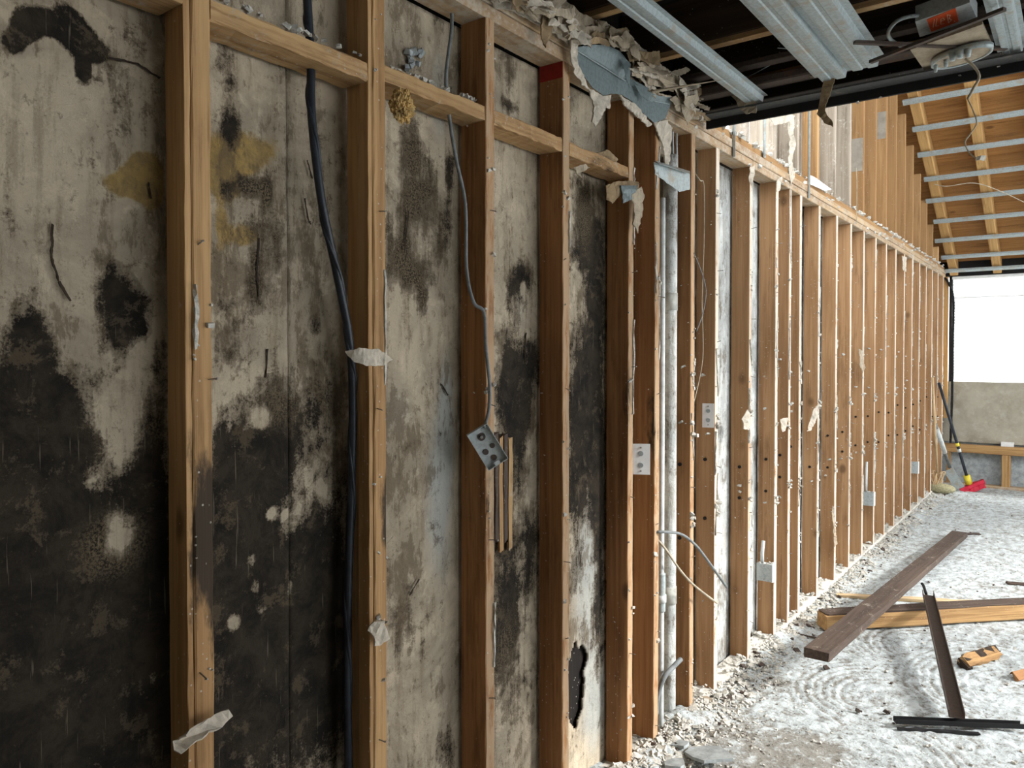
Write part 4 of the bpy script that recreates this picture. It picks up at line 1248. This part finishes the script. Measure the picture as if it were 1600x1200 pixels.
# rods
for (p, q, lab) in (((1360, 97), (1570, 14), 'long dark rod slanting under the orange labelled box'), ((1335, 66), (1572, 76), 'dark rod lying level across the ceiling below the conduit')):
    single(MB().bar(qpt(p[0], p[1], ZC + .012 + (.02 if 'level' in lab else 0)), qpt(q[0], q[1], ZC + .012 + (.02 if 'level' in lab else 0)), .015, .010, seg=6), 'steel_rod', M['rust'], lab, 'rod')
single(MB().tube([qpt(1335, 66, ZH + .02), qpt(1333, 46, ZH + .03), qpt(1340, 48, ZH + .03)], .003, 8), 'wire_hook', M['rust'], 'small bent dark wire hook on a hat channel', 'hook')
# round mounting ring with plate, lamp holder parts and dangling cord
ZR = ZH
ZH = ZC - 0.012
t = thing('lamp_mount', 'dirty round ceiling lamp mount with bare fittings near the black edge', 'lamp mount', qpt(1510, 95, ZH))
a, b, c_, d_ = qpt(1422, 78, ZH + .045), qpt(1535, 38, ZH + .045), qpt(1550, 72, ZH + .045), qpt(1450, 118, ZH + .045)
m = MB(); m.add([a, b, c_, d_] + [p + Vector((0, 0, .01)) for p in (a, b, c_, d_)], [(0, 1, 2, 3), (4, 7, 6, 5), (0, 4, 5, 1), (1, 5, 6, 2), (2, 6, 7, 3), (3, 7, 4, 0)])
m.build('backing_board', M['paper'], t)
cc = qpt(1502, 92, ZH + .02)
ra = (qpt(1547, 74, ZH + .02) - cc); rb = ra.cross(Vector((0, 0, 1))).normalized() * ra.length * .62
m = MB(); vs = []; fs = []
n = 40
for i in range(n):
    a_ = 2 * math.pi * i / n
    dd = ra * math.cos(a_) + rb * math.sin(a_)
    for s, z in ((1.0, 0), (1.02, .018), (.94, .018), (.90, .002)): vs.append(cc + dd * s + Vector((0, 0, z)))
for i in range(n):
    for k in range(4):
        fs.append((i * 4 + k, ((i + 1) % n) * 4 + k, ((i + 1) % n) * 4 + (k + 1) % 4, i * 4 + (k + 1) % 4))
m.add(vs, fs); m.build('ring', M['galv'], t, True)
vs = [cc + (ra * math.cos(2 * math.pi * i / n) + rb * math.sin(2 * math.pi * i / n)) * .93 + Vector((0, 0, .004 + z)) for z in (0, .004) for i in range(n)]
m = MB().add(vs, [tuple(range(n)), tuple(range(n, 2 * n))] + [(i, (i + 1) % n, n + (i + 1) % n, n + i) for i in range(n)])
m.build('dish', M['paper'], t)
for (u, v, r) in ((1488, 90, .011), (1500, 86, .013), (1512, 84, .011), (1478, 100, .008), (1462, 108, .007)):
    p = qpt(u, v, ZH + .01)
    MB().tube([p + Vector((0, 0, .014)), p, p - Vector((0, 0, .01))], r, 14, r * .7).build('terminal', M['galv'], t, True)
pts = [qpt(1508, 92, ZH), qpt(1520, 104, ZH - .02), qpt(1528, 120, ZH - .05), qpt(1520, 140, ZH - .08), qpt(1512, 155, ZH - .10), qpt(1520, 172, ZH - .13), qpt(1526, 192, ZH - .17), qpt(1518, 208, ZH - .20), qpt(1508, 222, ZH - .23), qpt(1514, 238, ZH - .26), qpt(1526, 248, ZH - .28), qpt(1534, 246, ZH - .28)]
# cord hangs roughly under the mount
base = qpt(1508, 92, ZH)
pts = [AY(u, v, base.y + .03) for u, v in ((1508, 92), (1522, 104), (1530, 120), (1520, 140), (1512, 155), (1520, 172), (1526, 192), (1517, 208), (1508, 222), (1514, 238), (1526, 248))]
t2 = thing('dangling_cord', 'thin dusty cord dangling in loops from the round lamp mount', 'cord', pts[-1])
MB().tube(spline(pts[:5], 6), .0045, 8).build('cord_sleeve', M['cable_pale'], t2, True)
MB().tube(spline(pts[4:], 6), .0022, 8).build('cord', M['cable_pale'], t2, True)
MB().chip(pts[-1] + Vector((.01, 0, 0)), .013, .7).build('plaster_clod', M['residue'], t2)
ZH = ZR
# torn paper on the channel ends
def z_sheet(pts, mat, label, y):
    out = [AY(u, v, y + dy) for u, v, dy in pts]
    c = sum(out, Vector()) / len(out)
    o2 = []
    for i, a in enumerate(out):
        b = out[(i + 1) % len(out)]
        n = max(1, int((b - a).length / .010))
        for k in range(n): o2.append(a.lerp(b, k / n) + Vector([random.uniform(-.002, .002) for _ in range(3)]))
    bm = bmesh.new(); vs = [bm.verts.new(p - c) for p in o2]
    es = [bm.edges.new((vs[i], vs[(i + 1) % len(vs)])) for i in range(len(vs))]
    bmesh.ops.triangle_fill(bm, use_beauty=True, edges=es)
    ee = [e for e in bm.edges if not e.is_boundary and e.calc_length() > .02]
    if ee: bmesh.ops.subdivide_edges(bm, edges=ee, cuts=1); bmesh.ops.triangulate(bm, faces=bm.faces)
    for v in bm.verts: v.co.y += .008 * noise.fractal((v.co + c) * 30, .8, 2, 3)
    bmesh.ops.solidify(bm, geom=bm.faces[:], thickness=.003)
    bmesh.ops.recalc_face_normals(bm, faces=bm.faces)
    me = bpy.data.meshes.new('hanging_scrap'); bm.to_mesh(me); bm.free(); me.materials.append(M[mat])
    o = bpy.data.objects.new('hanging_scrap', me); COL.objects.link(o); o.location = c
    return tag(o, label, 'scrap')


yc = AZ(1180, 162, ZC + .03).y
z_sheet([(1140, 146, 0), (1158, 141, 0), (1180, 146, 0), (1182, 176, 0), (1165, 178, 0), (1156, 170, 0), (1150, 158, 0)], 'paper', 'beige drywall scrap at the end of the first ceiling channel', yc - .03)
z_sheet([(1262, 108, 0), (1275, 98, 0), (1294, 103, 0), (1300, 115, 0), (1288, 126, 0), (1278, 120, 0), (1266, 120, 0)], 'paper', 'crumpled beige scrap hooked on the wide double ceiling channel', yc - .10)
z_sheet([(1286, 122, 0), (1300, 114, 0), (1304, 124, 0), (1296, 150, 0), (1288, 172, 0), (1300, 190, 0), (1302, 199, 0), (1288, 192, 0), (1276, 178, 0), (1280, 160, 0), (1284, 140, 0)], 'kraft', 'dark brown paper strip dangling below the black ceiling edge', yc - .10)

# ---- things on the floor
def plank(name, p0, p1, w, h, mat, label, hint, cat='plank', seg=14, jit=.002, ragged=.01):
    o = lumber(name, p0, p1, w, h, M[mat], None, hint=hint, seg=seg, jit=jit, ragged=ragged)
    return tag(o, label, cat)


# timber beam lying across, orange side towards the camera
bh = 0.085
b0 = AZ(1292, 987, .012); b1 = AZ(1600, 968, .012)
dirb = (b1 - b0).normalized(); b1 = b0 + dirb * 2.0
up = Vector((0, 0, 1))
nrm = dirb.cross(up)
if nrm.y > 0: nrm = -nrm
o = plank('timber_beam', b0 - nrm * .05 + up * (bh / 2), b1 - nrm * .05 + up * (bh / 2), .10, bh, 'beamwood', 'orange timber beam lying across the floor under the long plank', tuple(nrm), 'beam')
# its dark top skin is a part
tk = lumber('dark_top_face', b0 - nrm * .052 + up * (bh + .004) - dirb * -.01, b1 - nrm * .052 + up * (bh + .004), .094, .007, M['plankdark'], None, hint=tuple(nrm), seg=14, jit=.002, ragged=.01)
tk.parent = o; tk.matrix_parent_inverse = o.matrix_world.inverted()
# thin pale splinter behind it
s0 = AZ(1308, 930, .015); s1 = AZ(1545, 943, .02)
plank('pale_batten', s0, s1, .030, .018, 'palewood', 'thin pale splintered batten behind the timber beam', (0, 1, .2), 'batten')
# long dark plank, near end lifted by the beam
q1 = AZ(1500, 834, .03)
q0 = AZ(1272, 1026, .03)
topz = bh + .012 + .02 + .012
# line passing over beam at pixel ~ (1375,960) height topz
mid = AZ(1392, 925, topz + .01)
dq = (mid - q1); q0 = q1 + dq * 1.0
k = None
best = 9e9
for i in range(100, 260):
    t_ = i / 100
    p = q1 + dq * t_
    rel = p - CAM
    uu = 800 + F * rel.dot(RT) / rel.dot(FW); 
    if abs(uu - 1275) < best: best = abs(uu - 1275); k = t_
q0 = q1 + dq * k
pl = plank('long_plank', q0, q1, .112, .040, 'plankdark', 'long dark weathered plank resting aslant over the timber beam', tuple(up.cross(dq)), seg=20)
# black steel track leaning with foot on the crossing bar
def u_track(name, p0, p1, w, h, mat, label, upv, cat):
    m = MB()
    d = (Vector(p1) - Vector(p0)).normalized(); x = d.cross(Vector(upv)).normalized(); y = x.cross(d)
    m.bar(p0, p1, w, .003, up=y, seg=8, jit=.0006)
    m.bar(Vector(p0) + x * w / 2 + y * h / 2, Vector(p1) + x * w / 2 + y * h / 2, .003, h, up=y, seg=8, jit=.0006)
    m.bar(Vector(p0) - x * w / 2 + y * h / 2, Vector(p1) - x * w / 2 + y * h / 2, .003, h, up=y, seg=8, jit=.0006)
    return single(m, name, M[mat], label, cat)


f0 = AZ(1495, 1122, .045)
f1 = AZ(1450, 930, bh + .055)
u_track('steel_track', f0, f1, .055, .030, 'rust', 'dark steel track propped up on the timber beam', (0, 0, 1), 'steel track')
hk = AZ(1443, 918, bh + .075)
single(MB().tube(spline([f1 + Vector((-.01, .0, .006)), hk + Vector((0, 0, .01)), hk + Vector((-.012, .02, .016))], 5), .008, 8), 'bent_bracket', M['black'], 'black bent bracket at the raised end of the steel track', 'bracket', smooth=True)
g0 = AZ(1398, 1128, .018); g1 = AZ(1597, 1136, .018)
u_track('black_bar', g0, g1, .030, .018, 'black', 'straight black bar lying across the foot of the steel track', (0, 0, 1), 'bar')
g0 = AZ(1402, 1138, .006); g1 = AZ(1530, 1146, .006)
single(MB().bar(g0, g1, .016, .008, seg=8, jit=.003), 'black_sliver', M['black'], 'thin black sliver just in front of the black bar', 'bar')
# wood chunk
c0 = AZ(1505, 1036, .02); c1 = AZ(1556, 1020, .02)
ch_ = plank('wood_chunk', c0, c1, .060, .036, 'beamwood', 'short split wood chunk with yellow face lying by the track', (0, 1, .3), 'wood chunk', seg=5, jit=.006, ragged=.012)
bk = lumber('bark', c0 + Vector((.0, .012, .021)), c1 + Vector((.004, .012, .021)), .036, .008, M['bark'], None, hint=(0, 1, .3), seg=6, jit=.003, ragged=.01)
bk.parent = ch_; bk.matrix_parent_inverse = ch_.matrix_world.inverted()
bk = lumber('bark', c0 + Vector((-.004, -.004, -.012)), c0 + Vector((.004, -.004, -.012)) + (c1 - c0) * .1, .062, .034, M['bark'], None, hint=(0, 1, .3), seg=3, jit=.003, ragged=.004)
bk.parent = ch_; bk.matrix_parent_inverse = ch_.matrix_world.inverted()
plank('wood_chunk', AZ(1586, 1058, .012), AZ(1640, 1040, .012), .04, .02, 'stud', 'small red brown wood piece at the right edge of the floor', (0, 1, .3), 'wood chunk', seg=4, jit=.004, ragged=.02)
plank('dark_stick', AZ(1574, 911, .01), AZ(1640, 916, .01), .03, .012, 'plankdark', 'dark broken stick on the floor at the right edge beyond the beam', (0, 1, .2), 'stick', seg=6, jit=.003, ragged=.01)
plank('dark_stick', AZ(1240, 990, .012), AZ(1300, 1001, .012), .008, .006, 'plankdark', 'thin dark stick on the rubble left of the timber beam', (0, 1, .2), 'stick', seg=6, jit=.002, ragged=.004)
plank('metal_flake', AZ(1498, 834, .008), AZ(1530, 834, .008), .03, .006, 'rust', 'dark rusty flake at the far end of the long plank', (0, 1, .2), 'flake', seg=5, jit=.004, ragged=.01)
for (u, v, lab) in ((1385, 1112, 'small dark clod on the swept dust left of the black bar'), (1290, 1043, 'tiny dark clod near the shadow of the long plank'), (1340, 1110, 'small brown clod inside the swept rings')):
    m = MB(); m.chip(AZ(u, v, .012), .012, .7); m.chip(AZ(u + 4, v + 1, .010), .008, .7)
    single(m, 'dirt_clod', M['rust'], lab, 'clod')
# plaster slabs at the bottom edge
random.seed(12)
for (u, v, r, lab) in ((1105, 1185, .11, 'large flat grey plaster slab at the bottom edge of the picture'), (1060, 1168, .055, 'grey plaster slab leaning beside the large flat one'), (1055, 1200, .06, 'grey plaster slab at the very bottom beside the stud foot'), (1140, 985, .045, 'pale plaster slab lying against the foot of a dusty stud'), (1100, 1098, .04, 'brown plaster flake tilted against the reddish stud foot')):
    p = AZ(u, v, .03)
    n = 9; vs = []
    for z in (0, .012):
        for i in range(n):
            a_ = 2 * math.pi * i / n; rr = r * (random.Random(i + int(u)).uniform(.55, 1.0))
            vs.append(p + Vector((math.cos(a_) * rr, math.sin(a_) * rr * .8, z + .12 * math.cos(a_) * rr + .008)))
    m = MB().add(vs, [tuple(reversed(range(n))), tuple(range(n, 2 * n))] + [(i, (i + 1) % n, n + (i + 1) % n, n + i) for i in range(n)])
    single(m, 'plaster_slab', M['slab'] if 'brown' not in lab else M['paper'], lab, 'plaster slab')

# rubble nobody could count
random.seed(8)
m = MB(); m2 = MB()
for q in range(9000):
    near = random.random()
    y = 2.35 + (random.random() ** 1.7) * 7.6
    x = abs(random.gauss(0, .10)) * (1.5 if y < 3.6 else 1.0) - .02
    if random.random() < .30: x = random.uniform(0, 1.4)
    r = random.choice((.003, .004, .005, .006, .008, .010, .016 if random.random() < .4 else .006)) * (1.1 if x < .15 else .62)
    z = .036 * math.exp(-(x / .10) ** 2) * (1 if y < 4.2 else .55) + (0.02 * max(0, 1 - x / .5) if y < 3.1 else 0) + r * .2
    (m if random.random() < .93 else m2).chip((x, y, z), r, random.uniform(.25, .6))
for a, b in zip(ks[4:], ks[5:]):
    for q in range(25):
        m.chip((random.uniform(-.085, -.005), random.uniform(YS[a] + .02, YS[b] - .02), .045 + random.random() * .012), random.uniform(.005, .016), .5)
o = m.build('plaster_rubble', M['residue']); tag(o, 'white plaster rubble and crumbs strewn along the foot of the wall', 'rubble', kind='stuff')
o = m2.build('dark_rubble', M['rust']); tag(o, 'dark wood and dirt crumbs mixed in the floor dust', 'rubble', kind='stuff')

# ---- brooms in the far corner
def onw(u, v, x): return AX(u, v, x)
yb_ = 8.9
t = thing('push_broom', 'red broom with black handle leaning in the far left corner', 'broom', AZ(1515, 762, 0.0))
hd = AZ(1516, 764, .02); yh = hd.y
top = AX(1467, 598, 0.02)
low = AY(1513, 752, yh)
MB().tube([low, low.lerp(top, .25), low.lerp(top, .6), top], .016, 10).build('handle', M['cable_black'], t, True)
for f_ in (.30, .36): 
    MB().tube([low.lerp(top, f_), low.lerp(top, f_ + .03)], .020, 10).build('grip_band', M['conduit'] if f_ < .33 else M['yellowplastic'], t, True)
MB().tube([low - (top - low) * .03, low.lerp(top, .06)], .035, 10).build('socket', M['yellowplastic'], t, True)
a = AY(1500, 766, yh - .05); b = AY(1537, 752, yh + .05)
m = MB(); m.bar(a, b, .07, .045, seg=6, jit=.004); m.build('broom_block', M['redplastic'], t)
m = MB(); m.bar(a - Vector((0, 0, .04)), b - Vector((0, 0, .04)), .09, .05, seg=14, jit=.006); m.build('bristles', M['redplastic'], t)
t = thing('scoop', 'long grey scraper with pale blade leaning beside the red broom', 'scraper', AZ(1502, 765, 0))
lo = AY(1484, 730, yh); tp_ = AX(1461, 662, .02)
MB().tube([lo, tp_], .018, 10).build('handle', M['cable_grey'], t, True)
MB().tube([lo.lerp(tp_, .35), lo.lerp(tp_, .9)], .024, 10).build('handle_sleeve', M['conduit'], t, True)
m = MB(); m.bar(AY(1482, 734, yh), AY(1502, 766, yh - .05), .10, .02, up=(0, 1, 0), seg=3); m.build('blade', M['galv'], t)
t = thing('flat_mop', 'yellow grey mop head with wooden handle against the wall foot', 'mop', AZ(1470, 770, 0))
mp = AZ(1468, 768, .03)
pm = AY(1465, 745, mp.y)
MB().tube([pm, AX(1457, 590, .03)], .012, 10).build('handle', M['palewood'], t, True)
bm = bmesh.new(); bmesh.ops.create_icosphere(bm, subdivisions=4, radius=1)
ca = AY(1447, 767, mp.y); cb = AY(1492, 757, mp.y + .05); L_ = (cb - ca).length / 2
for v in bm.verts:
    n_ = v.co.normalized(); r_ = 1 + .10 * noise.noise(n_ * 6)
    v.co = Vector((n_.x * L_ * r_, n_.y * .10 * r_, n_.z * .055 * r_))
me = bpy.data.meshes.new('mop_head'); bm.to_mesh(me); bm.free(); me.materials.append(M['mop'])
for p in me.polygons: p.use_smooth = True
o = bpy.data.objects.new('mop_head', me); COL.objects.link(o)
o.location = Vector(((ca.x + cb.x) / 2, (ca.y + cb.y) / 2, .06)); o.parent = t; o.matrix_parent_inverse = Matrix.Translation(t.location).inverted()
m = MB()
for q in range(10):
    a = pm + Vector((random.uniform(-.05, .05), random.uniform(-.03, .03), random.uniform(-.08, .02)))
    m.tube(spline([pm + Vector((0, 0, .03)), a + Vector((random.uniform(-.06, .06), 0, .05)), a - Vector((0, 0, .08))], 4), .006, 6)
m.build('yarn_loops', M['palewood'], t, kind='stuff')
# roof wire
cable('thin_wire', [on_roof(1460, 288), on_roof(1480, 291, -.02), on_roof(1515, 286, -.02), on_roof(1540, 290, -.03), on_roof(1575, 304, -.02), on_roof(1600, 316)], .004, 'cable_pale', 'thin pale wire draped under the sloping roof boards', 'wire')
